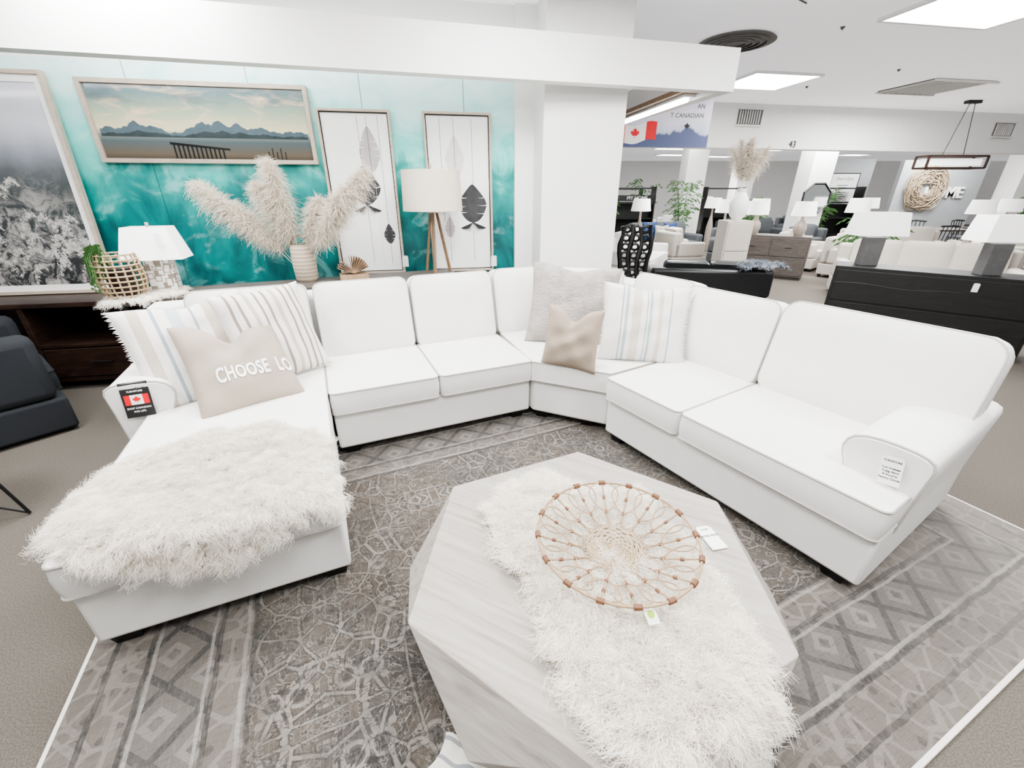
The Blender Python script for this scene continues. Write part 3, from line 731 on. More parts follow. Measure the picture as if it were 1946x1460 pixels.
for k in range(46):
    cx=rr.uniform(-.56,.50); cz=rr.uniform(.06,.66) if k<36 else rr.uniform(.66,.92); dr=rr.choice([1,1,1,-1])*rr.uniform(.5,1); L=rr.uniform(.18,.30)
    if cz>.70 and cx>.15: cx-=.5
    for i in range(230):
        t=rr.random()**.8; wv=.030*math.sin(math.pi*min(1,t*.9+.1)); ax=cx+dr*L*.8*t+rr.gauss(0,wv*.5); az=cz+L*.7*math.sin(t*2.3)+rr.gauss(0,wv*.5); l=rr.uniform(.012,.032); aa=math.atan2(-.5,dr)+rr.gauss(0,.5)
        dx,dz=math.cos(aa)*l,math.sin(aa)*l
        q=[(ax-.003,az),(ax+.003,az),(ax+dx,az+dz)]
        if all(-.585<a_<.585 and .06<b_<1.65 for a_,b_ in q): flat(q,1 if rr.random()<.6 else 2,1+k%3,p3)
art("framed_grass_photograph","large framed photograph of white plume grass standing on sideboard",1.30,1.72,FW@T(-4.42,-.12,.802)@Rx(-3.5),M_gold,.03,(p3,[m1,m5,m6]),.05,.05)

# ------------------------------------------------------------------ sideboard (brown) and console
SBF=FW@T(-4.3,-.28,0)
sb=thing("media_sideboard","dark brown wooden sideboard with open shelves against teal wall","cabinet",SBF)
mb=MB(); mb.add(box(-.95,.95,-.27,.25,.76,.80)).add(box(-.93,-.89,-.25,.25,.0,.76)).add(box(.89,.93,-.25,.25,0,.76)).add(box(-.93,.93,-.25,.25,.08,.12)).add(box(-.93,.93,-.25,.25,.40,.43)).add(box(-.93,.93,.23,.25,.08,.76)).add(box(-.02,.02,-.25,.25,.12,.76))
build(mb,"body",M_brown,SBF,sb,smooth=False,bevel=.004)
mb=MB(); mb.add(box(.04,.87,-.262,-.24,.13,.39)); build(mb,"drawer",M_brown,SBF,sb,smooth=False,bevel=.004)
mb=MB(); mb.add(tube([(.38,-.28,.27),(.55,-.28,.27)],.008)); build(mb,"handle",M_black,SBF,sb)
CZ=.93
cs=thing("console_table","long wooden console table standing behind the sectional","table",FL@T(-.1,2.53,0))
mb=MB(); mb.add(box(-1.34,1.30,2.32,2.76,CZ-.04,CZ)); build(mb,"table_top",M_greywood,FL,cs,smooth=False,bevel=.004)
for x,y in ((-1.28,2.37),(-1.28,2.71),(1.24,2.37),(1.24,2.71)):
    mb=MB(); mb.add(box(x-.02,x+.02,y-.02,y+.02,0,CZ-.04)); build(mb,"leg",M_brown,FL,cs,smooth=False)
fp=LP(FL,[(-1.42,2.40),(-1.36,2.28),(-1.1,2.28),(-.90,2.38),(-.92,2.62),(-1.2,2.70),(-1.40,2.60)])
fur("faux_fur_mat","white fluffy fur mat on the console under the lamp",fp,LP(FL,[(-1.34,2.32),(1.3,2.32),(1.3,2.76),(-1.34,2.76)]),CZ,500,per=14,L=.045,r=.0018,cat="mat",seg=3)
lm=FL@T(-1.04,2.60,CZ+.005)@Rz(-6)
la=thing("table_lamp","table lamp with white tapered rectangular shade and maze pattern base","lamp",lm)
m,nt,b=new_mat("maze_ceramic",.5); x,y,z=xyz(nt)
n=nt.nodes.new("ShaderNodeTexVoronoi"); n.distance='CHEBYCHEV'; n.inputs['Scale'].default_value=24; n.inputs['Randomness'].default_value=.75; nt.links.new(coords(nt),n.inputs['Vector'])
nt.links.new(mix(nt,((S(nt,n.outputs['Distance'])*2.6).fract()).lt(.38),(.82,.80,.77),(.34,.30,.27)),b.inputs['Base Color'])
mb=MB(); mb.add(box(-.09,.09,-.05,.05,0,.25)); build(mb,"lamp_base",m,lm,la,smooth=False,bevel=.008)
mb=MB(); mb.add(tube([(0,0,.25),(0,0,.49)],.007)).add(tube([(0,0,.49),(0,0,.51)],.012)); build(mb,"lamp_neck",M_gold,lm,la)
mb=MB(); v,f=taper(.20,.125,.14,.09,.25,.48); mb.add((v,[q for q in f[2:]])); build(mb,"lamp_shade",M_shade,lm,la,smooth=False)
tag("price_tag","small tag hanging from lamp shade",.04,.08,lm@T(.09,-.13,.40)@Rx(80))
bm_=FL@T(-1.25,2.44,CZ+.02)
pl=thing("woven_planter","open lattice rattan planter with trailing greenery","planter",bm_)
mb=MB(); PH=.30
def lr(h): return .105+.035*math.sin(math.pi*(h/PH)**.7*.9)
for k in range(18):
    a=2*math.pi*k/18; mb.add(tube([(lr(h)*math.cos(a),lr(h)*math.sin(a),h) for h in np.linspace(0,PH,7)],.0065,5))
for h in np.linspace(.01,PH-.005,9): mb.add(tube([(lr(h)*1.02*math.cos(a),lr(h)*1.02*math.sin(a),h) for a in np.linspace(0,2*math.pi,33)[:-1]],.0065,5,True))
build(mb,"basket_lattice",mat("natural_rattan",(.50,.40,.28),.7,0,.25,50),bm_,pl)
mb=MB(); mb.add(lathe([(.08,0.01),(.09,.20),(.08,.20)],20)); build(mb,"inner_pot",M_brown,bm_,pl)
mb=MB()
for k in range(20):
    a=rr.uniform(2.4,4.4); r=rr.uniform(.10,.18); z0=.26
    pts=[(.05*math.cos(a),.05*math.sin(a),.22),(r*.7*math.cos(a),r*.7*math.sin(a),.36),(r*math.cos(a),r*math.sin(a),.29),(r*1.08*math.cos(a),r*1.08*math.sin(a),rr.uniform(.04,.2))]
    mb.add(tube(pts,.002,4))
    for i in range(18):
        t=rr.random()*2+1; i0=min(2,int(t)); p=Vector(pts[i0]).lerp(Vector(pts[i0+1]),min(1,t-i0))+Vector((rr.uniform(-.012,.012),rr.uniform(-.012,.012),0))
        s=rr.uniform(.007,.012); mb.add(([tuple(p+Vector((-s,0,0))),tuple(p+Vector((0,-s*.4,s))),tuple(p+Vector((s,0,0))),tuple(p+Vector((0,s*.4,-s)))],[(0,1,2,3)]))
build(mb,"foliage",M_green,bm_,pl,recalc=False)
# pampas
def plume(mb,base,tip,n=520,L=.09,start=.42,wid=1.0,r=.0022):
    base=Vector(base);tip=Vector(tip); mid=(base+tip)/2+Vector((0,0,.10))
    def pt(t):
        t=float(t); return base*((1-t)**2)+mid*(2*t*(1-t))+tip*(t*t)
    mb.add(tube([pt(t) for t in np.linspace(0,1,9)],.0028,4))
    ts=start+(1-start)*rng.random(n); P=np.array([tuple(pt(t)) for t in ts]); Dd=np.array([tuple((pt(min(1,float(t)+.03))-pt(t-.03)).normalized()) for t in ts])
    P=P+rng.normal(0,.010,(n,3))
    env=np.sin(np.pi*np.clip((ts-start)/(1.08-start),0,1))**.6
    Dr=Dd*.62+rng.normal(0,.52*wid,(n,3)); Dr/=np.linalg.norm(Dr,axis=1)[:,None]
    V,F=strand_mesh(P,Dr,L*(.35+.65*env)*(.7+.5*rng.random(n)),rng.random(n)*6,P,seg=3,r=r,grav=.45,curl=.15,conv=0)
    mb.add((V.tolist(),F.tolist()))
vp=Vector((-1.825,3.81,CZ)); vm=T(*vp)
vs_=thing("woven_vase","cream and tan woven vase with rope handle","vase",vm)
m,nt,b=new_mat("woven_pattern",.8); x,y,z=xyz(nt)
an=S(nt,y.k)._m('ARCTAN2',x)
zz=(((an*5.1+z*60).fract()-.5).abs()); z2=((an*5.1-z*60).fract()-.5).abs()
nt.links.new(mix(nt,((zz.lt(.16)).mx(z2.lt(.16)))*((z*31).fract().lt(.75)),(.70,.64,.55),(.30,.235,.165)),b.inputs['Base Color']); bump(nt,b,noise(nt,120,2),.6,.004)
mb=MB(); mb.add(lathe([(.075,0),(.092,.02),(.098,.15),(.094,.27),(.085,.31),(.078,.31),(.08,.28),(.08,.05)],28)); build(mb,"vase_body",m,vm,vs_)
mb=MB(); mb.add(tube([(.088*math.cos(a),-.01,.29+.09*math.sin(a)) for a in np.linspace(0,math.pi,13)],.0075,6)); build(mb,"handle",M_rattan,vm,vs_)
tips=[(-2.50,3.70,1.70),(-2.32,3.80,1.54),(-2.08,3.80,1.70),(-1.94,3.76,1.86),(-1.62,3.84,1.58),(-1.20,3.78,1.80),(-1.34,3.70,1.66)]
for i,t in enumerate(tips):
    mb=MB(); plume(mb,(0,0,.02),tuple(Vector(t)-vp),n=2600,L=.145,start=.34,r=.0022)
    o=build(mb,"pampas_stem",M_pampas,vm,None,recalc=False,angle=0,label="cream feathery pampas grass plume in the woven vase",cat="dried grass"); o["group"]="pampas grass in the woven vase"
tm=T(-.74,4.27,CZ); tl=thing("tripod_lamp","tripod table lamp with wooden legs and beige drum shade","lamp",tm)
for k in range(3):
    a=math.radians(-90+120*k); mb=MB(); mb.add(tube([(.135*math.cos(a),.135*math.sin(a),0),(.03*math.cos(a),.03*math.sin(a),.56)],[.017,.015],4)); build(mb,"leg",M_oakd,tm,tl,smooth=False)
mb=MB(); mb.add(lathe([(.045,.54),(.045,.57)],20)).add(tube([(0,0,.57),(0,0,.92)],.006)).add(lathe([(.012,.92),(.012,.95)],10)); build(mb,"lamp_stem",M_gold,tm,tl)
mb=MB(); mb.add(lathe([(.275,.56),(.262,.90)],40,False)); build(mb,"lamp_shade",M_shadeb,tm,tl)
tag("price_tag","white price tag clipped to feather print",.06,.11,FW@T(-1.13,-.075,1.0)@Rx(90))
tag("price_tag","white price tag clipped to feather print",.06,.11,FW@T(-.21,-.075,.98)@Rx(90))
bo=FL@T(.36,2.56,CZ+.05); mb=MB()
for k in range(15):
    a=math.radians(20+140*k/14); mb.add(box(0,.14,-.07,.07,-.0015,.0015),0,T(0,0,.01)@Ry(-math.degrees(a)))
mb.add(box(-.12,.12,-.07,.07,-.05,0))
build(mb,"open_book",mat("book_pages",(.50,.37,.26),.7,0,.25,30),bo,None,smooth=False,label="open tan book with fanned pages on the console",cat="book")

# ------------------------------------------------------------------ generic furniture
def couch(name,label,cat,w,d,h,mt,mw,n=2,sh=.43,aw=.18,ah=.6,leg=.06,group=None,bv=.05):
    e=thing(name,label,cat,mw,group)
    build(MB().add(box(-w/2,w/2,-d/2,d/2,leg,sh-.15)),"base",mt,mw,e,bevel=.02)
    build(MB().add(box(-w/2,w/2,d/2-.2,d/2,sh-.15,h-.04)),"backrest",mt,mw,e,bevel=bv)
    for s in (-1,1):
        x0,x1=sorted((s*w/2,s*(w/2-aw)))
        build(MB().add(box(x0,x1,-d/2+.03,d/2-.03,sh-.15,ah)),"armrest",mt,mw,e,bevel=bv)
    iw=(w-2*aw)/n
    for i in range(n):
        xc=-w/2+aw+iw*(i+.5)
        build(cushion(iw-.01,d-.22,.15,seed=i),"seat_cushion",[mt,mt],mw@T(xc,-.12,sh-.15),e)
        build(cushion(iw-.01,h-sh+.04,.16,R=.06,crown=.04,seed=i+5),"back_cushion",[mt,mt],mw@basis((1,0,0),(0,.2,.98),(0,-.98,.2),(xc,d/2-.17,sh+(h-sh)/2)),e)
    for x in (-1,1):
        for y in (-1,1): build(MB().add(taper(.02,.02,.028,.028,0,leg),0,T(x*(w/2-.06),y*(d/2-.06),0)),"leg",M_leg,mw,e)
    return e
couch("armchair","charcoal fabric armchair beside the dark sideboard","chair",1.06,.94,.90,M_char,T(-4.00,2.74,0)@Rz(143),1,.42,.22,.74,.03,bv=.06)
mt_=thing("metal_side_table","side table with thin black metal frame legs","table",T(-2.98,1.78,0))
for k in range(3):
    a=math.radians(15+120*k); b2=math.radians(15+120*(k+1)); p=(.28*math.cos(a),.28*math.sin(a)); q=(.28*math.cos(b2),.28*math.sin(b2))
    build(MB().add(tube([(p[0],p[1],.008),(p[0]*.5,p[1]*.5,.52)],.008)).add(tube([(p[0],p[1],.01),(0,0,.16)],.006)),"leg",M_black,PW[mt_.name],mt_)
build(MB().add(lathe([(.26,.52),(.26,.545)],36)),"table_top",M_black,PW[mt_.name],mt_)
def cabinet(name,label,w,d,h,mt,mw,rows,cols,knob=True,plinth=.05,inset=.01,cat="cabinet"):
    e=thing(name,label,cat,mw)
    build(MB().add(box(-w/2,w/2,-d/2,d/2,plinth,h)).add(box(-w/2+.03,w/2-.03,-d/2+.04,d/2-.02,0,plinth)),"body",mt,mw,e,smooth=False,bevel=.005)
    for r in range(rows):
        for c in range(cols):
            x0=-w/2+.02+(w-.04)/cols*c+inset; x1=-w/2+.02+(w-.04)/cols*(c+1)-inset; z0=plinth+.02+(h-plinth-.05)/rows*r+inset; z1=plinth+.02+(h-plinth-.05)/rows*(r+1)-inset
            o=build(MB().add(box(x0,x1,-d/2-.015,-d/2,z0,z1)),"drawer",mt,mw,e,smooth=False,bevel=.004)
            if knob: build(MB().add(tube([((x0+x1)/2-.06,-d/2-.03,(z0+z1)/2),((x0+x1)/2+.06,-d/2-.03,(z0+z1)/2)],.006)),"handle",M_black,mw,o)
    return e
DM=T(4.72,4.83,0)@Rz(-38)
dr=cabinet("dresser","long black wooden dresser with wavy drawer fronts",1.75,.46,.85,M_blackwood,DM,2,1,False)
for zz_ in (.30,.66):
    build(MB().add(tube([(-.85+1.7*i/40,-.245,zz_+.012*math.sin(i*.3)) for i in range(41)],.003,6)),"drawer_groove",M_leg,DM,dr)
tag("price_tag","white tag on black dresser front",.05,.09,DM@T(.35,-.255,.74)@Rx(90))
def lamp(label,mw,kind,bh,bw,sr,sh,group=None,sm=M_shade,bmat=M_lampgrey):
    e=thing("table_lamp",label,"lamp",mw,group)
    if kind=='block': build(MB().add(box(-bw/2,bw/2,-bw/3,bw/3,0,bh)),"lamp_base",bmat,mw,e,smooth=False,bevel=.006)
    else: build(MB().add(lathe([(bw*.3,0),(bw*.35,.02),(bw*.5,bh*.35),(bw*.45,bh*.6),(bw*.15,bh*.85),(bw*.12,bh)],24)),"lamp_base",bmat,mw,e)
    build(MB().add(tube([(0,0,bh),(0,0,bh+sh+.02)],.008)),"lamp_neck",M_gold,mw,e)
    if kind=='block':
        v,f=taper(sr,sr*.6,sr*.85,sr*.5,bh+.02,bh+.02+sh); build(MB().add((v,f[2:])),"lamp_shade",sm,mw,e,smooth=False)
    else: build(MB().add(lathe([(sr,bh+.02),(sr*.82,bh+.02+sh)],32,False)),"lamp_shade",sm,mw,e)
    return e
l1=lamp("lamp with grey block base and white rectangular shade on dresser",DM@T(-.60,.02,.85)@Rz(30),'block',.32,.19,.26,.25)
clone(l1,DM@T(.42,-.02,.85)@Rz(30))
couch("sofa","beige sofa with rolled cushions behind the black dresser","sofa",2.3,.95,.88,M_beige,T(6.6,6.9,0)@Rz(-30),3)
couch("leather_sofa","low black leather sofa with fur throw","sofa",1.7,.9,.66,M_leather,T(3.0,6.7,0)@Rz(170),2,.38,.2,.55)
fur("faux_fur_throw","grey fluffy throw on black leather sofa",[(3.3,6.1),(3.95,6.15),(3.9,6.6),(3.6,6.65),(3.3,6.4)],[(2.2,6.0),(3.9,6.0),(3.9,7.1),(2.2,7.1)],.66,260,per=8,L=.09,r=.003,mt=mat("grey_fur",(.30,.33,.36),1,0,.5,10),seg=3)
couch("sofa","white sofa in the showroom beyond the column","sofa",1.9,.95,.88,M_sofa,T(2.7,9.4,0)@Rz(60),2)
couch("sofa","blue grey sofa with navy pillows","sofa",2.1,.95,.85,M_grey,T(4.1,12.2,0)@Rz(20),2)
def spill(x,y,z,s,mt,lab,rz=0):
    c=Vector((x,y,z)); R=Rz(rz).to_3x3(); h=R@Vector((s/2,0,0)); u=R@Vector((0,.12*s,s))
    pillow("throw_pillow",lab,tuple(c-h),tuple(c-h+u),tuple(c+h+u),mt,.14,.05,False,int(x*10),group="pillows on showroom seating")
spill(3.7,11.95,.45,.48,M_navy,"navy blue throw pillow on grey sofa",20); spill(4.3,12.1,.45,.45,M_navy,"navy blue throw pillow on grey sofa",20); spill(4.0,11.9,.45,.4,M_linenw,"pale throw pillow on grey sofa",10)
couch("armchair","dark grey armchair with striped pillow","chair",1.0,.9,.85,M_grey,T(5.5,11.1,0)@Rz(-25),1)
spill(5.4,10.9,.45,.48,M_str3,"cream striped pillow on grey armchair",-25)
couch("armchair","cream armchair beside the grey cabinet","chair",1.1,.95,.85,M_beige,T(7.2,9.1,0)@Rz(35),1)
couch("sofa","cream sofa beyond the grey cabinet","sofa",2.0,.95,.85,M_beige,T(9.2,10.7,0)@Rz(-20),2)
couch("armchair","cream tub armchair near dining table","chair",.85,.8,.85,M_beige,T(9.9,8.7,0)@Rz(150),1)
couch("sofa","grey sofa in the distant showroom","sofa",2.0,.95,.85,M_grey,T(7.6,14.2,0)@Rz(10),2)
couch("sofa","white sofa in the distant showroom","sofa",2.0,.95,.85,M_sofa,T(6.2,16.0,0)@Rz(-15),2)
GM=T(5.45,9.25,0)@Rz(-35)
cabinet("sideboard","grey brown wooden sideboard with drawers in showroom",1.35,.5,.84,M_greywood,GM,2,2)
m_cer=mat("taupe_ceramic",(.45,.40,.35),.4,0,.2,20)
l2=lamp("lamp with taupe ceramic base and white drum shade on sideboard",GM@T(-.4,0,.84),'round',.36,.24,.22,.26,"lamps on the grey sideboard",bmat=m_cer)
clone(l2,GM@T(.42,0,.84))
couple=[(11.2,12.0),(13.6,12.2),(15.8,11.6),(12.2,8.4)]
def dtable(x,y):
    mw=T(x,y,0)@Rz(random.uniform(-15,15)); e=thing("dining_table","dark topped dining table in the showroom","table",mw,"showroom dining tables")
    build(MB().add(box(-.85,.85,-.48,.48,.72,.76)),"table_top",M_greywood,mw,e,smooth=False,bevel=.006)
    for a in (-1,1):
        for b_ in (-1,1): build(MB().add(taper(.03,.03,.04,.04,0,.72),0,T(a*.75,b_*.4,0)),"leg",M_greywood,mw,e,smooth=False)
    return e
for x,y in couple: dtable(x,y)
def dchair(mw):
    e=thing("dining_chair","dark dining chair with curved back","chair",mw,"showroom dining chairs")
    build(MB().add(box(-.23,.23,-.22,.22,.42,.48)),"seat",M_grey,mw,e,bevel=.02)
    mb=MB()
    for i in range(5): mb.add(tube([(-.19+.095*i,.21,.48),(-.20+.1*i,.26,.88)],.01,5))
    mb.add(tube([(-.23,.22,.88),(0,.29,.90),(.23,.22,.88)],.022,6)); build(mb,"backrest",M_leg,mw,e)
    for a in (-1,1):
        for b_ in (-1,1): build(MB().add(tube([(a*.19,b_*.18,.43),(a*.22,b_*.22,0)],.015,5)),"leg",M_leg,mw,e)
    return e
ch=dchair(T(10.75,11.2,0)@Rz(180))
for x,y in couple:
    for dx,dy,r in ((-.45,-.8,180),(.45,-.8,180),(-.45,.8,0),(.45,.8,0)):
        if (x,dx,dy)==(11.2,-.45,-.8): continue
        clone(ch,T(x+dx,y+dy,0)@Rz(r+random.uniform(-15,15)))
PM=T(4.35,8.75,0)
cabinet("pedestal_cabinet","tall pale display cabinet holding a vase",.5,.42,1.15,M_beige,PM,2,1,False)
wm=T(4.35,8.75,1.15); e=thing("floor_vase","tall white vase on display cabinet","vase",wm)
build(MB().add(lathe([(.07,0),(.15,.1),(.18,.3),(.12,.42),(.07,.5),(.085,.56)],28)),"vase_body",M_white,wm,e)
for i in range(10):
    a=i*.63; mb=MB(); plume(mb,(0,0,.4),(.30*math.cos(a)*(.5+.5*(i%2)),.22*math.sin(a),1.12+.08*(i%4)),n=500,L=.17,start=.35,r=.004)
    o=build(mb,"pampas_stem",M_pampas,wm,None,recalc=False,angle=0,label="tall pampas grass plume in white vase",cat="dried grass"); o["group"]="pampas grass in the white vase"
CM=T(1.55,5.55,0)@Rz(-12)
e=thing("carved_screen","black carved openwork wooden sculpture panel","sculpture",CM)
mb=MB(); rr=random.Random(5)
for i in range(4):
    x=-.17+.115*i; mb.add(tube([(x+.02*math.sin(k*1.3+i),.015*math.cos(k+i),.1+k*.105+.03*(i%2)) for k in range(12)],[.022+.012*abs(math.sin(k*1.9+i)) for k in range(12)],6))
for k in range(11):
    for i in range(3):
        x=-.115+.115*i; z=.18+k*.105
        mb.add(tube([(x+.045*math.cos(a),.0,z+.04*math.sin(a)) for a in np.linspace(0,2*math.pi,9)[:-1]],.018,5,True))
build(mb,"carving",M_leg,CM,e)
build(MB().add(box(-.24,.24,-.1,.1,0,.08)),"plinth",M_leg,CM,e,smooth=False,bevel=.005)
KM=T(8.3,9.0,0); e=thing("chandelier","rectangular wood framed hanging chandelier with rods","light",T(8.3,9.0,2.05))
mb=MB()
for z in (2.06,2.26):
    for y in (-.14,.14): mb.add(box(-.55,.55,y-.015,y+.015,z-.015,z+.015))
    for x in (-.55,.55): mb.add(box(x-.015,x+.015,-.14,.14,z-.015,z+.015))
for x in (-.55,.55):
    for y in (-.14,.14): mb.add(box(x-.015,x+.015,y-.015,y+.015,2.06,2.26))
build(mb,"light_frame",M_brown,KM,e,smooth=False)
build(MB().add(tube([(-.2,0,2.27),(-.05,0,3.1)],.006)).add(tube([(.2,0,2.27),(.05,0,3.1)],.006)),"hanging_rod",M_black,KM,e)
build(MB().add(box(-.12,.12,-.05,.05,3.1,3.149)),"ceiling_mount",M_black,KM,e,smooth=False)
build(MB().add(box(-.5,.5,-.1,.1,2.1,2.22)),"light_diffuser",M_shade,KM,e,smooth=False)
BM=T(2.25,7.45,2.28)@Rz(4)
m,nt,b=new_mat("banner_sky",.6); x,y,z=xyz(nt)
rg=(noise(nt,3.5,6,coords(nt,(1,1,.1)))-.5)*.5+.20
bc_=ramp(nt,z/.64+(noise(nt,4,5)-.5)*.5,[(0,(.40,.44,.60)),(.3,(.60,.64,.74)),(.5,(.78,.78,.85)),(.7,(.84,.80,.88)),(1,(.78,.72,.84))])
nt.links.new(mix(nt,(rg-z).smooth(-.02,.02),bc_,(.16,.19,.32)),b.inputs['Base Color'])
e=build(MB().add(box(-.85,.78,-.004,.004,0,.62)),"hanging_banner",m,BM,None,smooth=False,label="hanging showroom banner with Canadian flag and lettering",cat="sign")
text("AN",.085,M_lampgrey,BM@T(.60,-.006,.54)@Rx(90),e); text("T CANADIAN",.085,M_lampgrey,BM@T(.40,-.006,.42)@Rx(90),e)
build(MB().add(leafmesh(.05),0,T(.42,-.006,.28)@Rx(90)),"maple_leaf",M_ink,BM,e,smooth=False)
mb=MB(); vs=[];fs=[]
for i in range(13):
    for j in range(2): vs.append((-.7+.65*i/12,-.008,.02+.24*j+.02*math.sin(i*.8)+.08*i/12))
for i in range(12): fs.append((2*i,2*i+2,2*i+3,2*i+1))
mb.add((vs,fs)); mb.m=[0 if (i<3 or i>8) else 1 for i in range(12)]
mb.add(leafmesh(.08),0,T(-.38,-.009,.18)@Rx(90)); build(mb,"flag",[M_red,M_card],BM,e,smooth=False,recalc=False)
for s in (-1,1): build(MB().add(tube([(s*.7,0,.62),(s*.7,0,.87)],.003)),"hanging_wire",M_black,BM,e)
def panel(x,y,w,d,rz=0,z=3.15):
    mw=T(x,y,z-.02)@Rz(rz); e=thing("ceiling_light","recessed square fluorescent ceiling light panel","light",mw,"ceiling light panels")
    build(MB().add(box(-w/2,w/2,-d/2,d/2,-.002,.018)),"light_diffuser",M_emit,mw,e,smooth=False)
    mb=MB()
    for a in (box(-w/2-.03,w/2+.03,-d/2-.03,-d/2,-.01,.02),box(-w/2-.03,w/2+.03,d/2,d/2+.03,-.01,.02),box(-w/2-.03,-w/2,-d/2,d/2,-.01,.02),box(w/2,w/2+.03,-d/2,d/2,-.01,.02)): mb.add(a)
    build(mb,"light_trim",M_white,mw,e,smooth=False); return e
pn=panel(4.15,4.85,1.2,.62,10)
p2_=panel(3.75,7.5,1.0,.9,10)
FHp=[(4,11,10),(7,11.5,10),(10,12,10),(13,13,10),(5,14,10),(8.5,14.8,10),(12,15.8,10),(6,18,10),(10,18.5,10),(14.5,17.5,10),(3,13,10),(9.5,22,10),(15,21,10),(4,16,10),(7,21,10)]
for x,y,r in FHp: clone(pn,T(x,y,3.13)@Rz(r))
mb=MB()
for r in (.36,.29,.22,.15): mb.add(lathe([(r,0),(r-.03,-.03),(r-.05,-.03),(r-.02,0)],36,False))
mb.add(lathe([(.38,.0),(.40,-.015),(.05,-.02)],36)); build(mb,"ceiling_vent",M_lampgrey,T(2.45,5.75,3.148),None,label="round louvred metal air diffuser on ceiling",cat="vent")
def sqvent(name,mw,w,h,lab,mt=M_lampgrey):
    mb=MB(); mb.add(box(-w/2,w/2,0,.01,-h/2,h/2)); e=build(mb,name,mt,mw,None,smooth=False,label=lab,cat="vent")
    mb=MB()
    for i in range(9): mb.add(box(-w/2+.02+i*(w-.04)/9,-w/2+.035+i*(w-.04)/9,-.02,0,-h/2+.02,h/2-.02))
    for a in (box(-w/2-.02,w/2+.02,-.025,0,-h/2-.02,-h/2+.01),box(-w/2-.02,w/2+.02,-.025,0,h/2-.01,h/2+.02)): mb.add(a)
    build(mb,"louvre",M_offw,mw,e,smooth=False)
sqvent("air_vent",FH@T(4.55,-.012,2.93),.5,.26,"metal louvred vent on white header wall")
sqvent("air_vent",FH@T(10.6,-.012,2.85),.5,.26,"metal louvred vent on white header wall")
sqvent("ceiling_vent",T(6.6,7.9,3.14)@Rz(10)@Rx(90),1.1,.9,"square recessed air vent on ceiling")
for i,(x,y) in enumerate([(3.3,5.3),(5.2,6.9),(4.6,7.9)]):
    build(MB().add(lathe([(.022,0),(.018,-.012),(.008,-.018),(.008,-.026)],16)),"sprinkler_head",M_lampgrey,T(x,y,3.15),None,label="small metal fire sprinkler head on ceiling",cat="sprinkler")
tr=T(2.35,4.55,3.12)@Rz(35); e=thing("ceiling_conduit","thin dark ceiling mounted rod","conduit",tr)
build(MB().add(tube([(-.2,0,.02),(.25,0,.02)],.006)),"rod",M_lampgrey,tr,e)
TB=FW@T(1.66,.8,2.47); e=thing("fluorescent_fixture","long fluorescent strip fixture under the ceiling beam","light",TB)
build(MB().add(box(-.06,.06,-1.1,1.1,-.0,.03)),"fixture_housing",M_white,TB,e,smooth=False)
build(MB().add(tube([(0,-1.05,-.02),(0,1.05,-.02)],.018,8)),"tube",M_tube,TB,e)
TC=FBM@T(-4.2,.12,2.57); e=thing("fluorescent_fixture","long fluorescent strip fixture behind the beam","light",TC)
build(MB().add(box(-2.6,2.2,-.035,.0,-.03,.03)),"fixture_housing",M_white,TC,e,smooth=False)
build(MB().add(tube([(-2.5,.02,0),(2.1,.02,0)],.015,8)),"tube",M_tube,TC,e)
ps=T(10.6,14.94,0); e=build(MB().add(box(-.45,.45,-.05,.055,.9,2.2)),"poster_board",M_black,ps,None,smooth=False,label="framed white poster with small text on grey partition",cat="sign")
build(MB().add(box(-.42,.42,-.056,-.05,.93,2.17)),"poster",M_card,ps,e,smooth=False)
for i in range(13): build(MB().add(box(-.2,.02+.16*((i*7)%5)/5,-.058,-.056,1.05+i*.065,1.07+i*.065)),"poster_text",M_lampgrey,ps,e,smooth=False)
text("Don't Quit",.12,M_ink,ps@T(0,-.058,2.03)@Rx(90),e)
hm=T(12.95,13.88,1.62); text("HOME",.42,M_card,hm@Rx(90),None,"home_letters",ext=.02,bold=.01)
o=bpy.data.objects["home_letters"]; o["label"]="white wall letters reading HOME"; o["category"]="sign"
e=thing("wicker_wreath","large round woven wicker wall wreath","wreath",T(12.35,13.84,1.75)); mb=MB(); rw=random.Random(4)
for k in range(34):
    r=.18+.45*(k/34); p1_,p2__=rw.uniform(0,6),rw.uniform(0,6)
    mb.add(tube([(r*math.cos(a)+.05*math.sin(4*a+p1_),.03*math.sin(3*a+k),r*math.sin(a)+.05*math.cos(5*a+p2__)) for a in np.linspace(0,2*math.pi,29)[:-1]],.012,4,True))
build(mb,"wicker",M_weave,PW[e.name],e)
def octm(x,y,z,r):
    mw=T(x,y,z); e=thing("octagonal_mirror","octagonal mirror with black frame","mirror",mw)
    build(MB().add(tube([(r*math.cos(math.radians(22.5+45*k)),0,r*math.sin(math.radians(22.5+45*k))) for k in range(8)],.03,4,True)),"mirror_frame",M_leg,mw,e,smooth=False)
    build(MB().add(([(r*math.cos(math.radians(22.5+45*k)),0,r*math.sin(math.radians(22.5+45*k))) for k in range(8)],[tuple(range(8))])),"mirror_glass",mat("mirror_glass",(.8,.82,.83),.05,1),mw,e,smooth=False,recalc=False)
octm(8.1,12.26,1.5,.38)
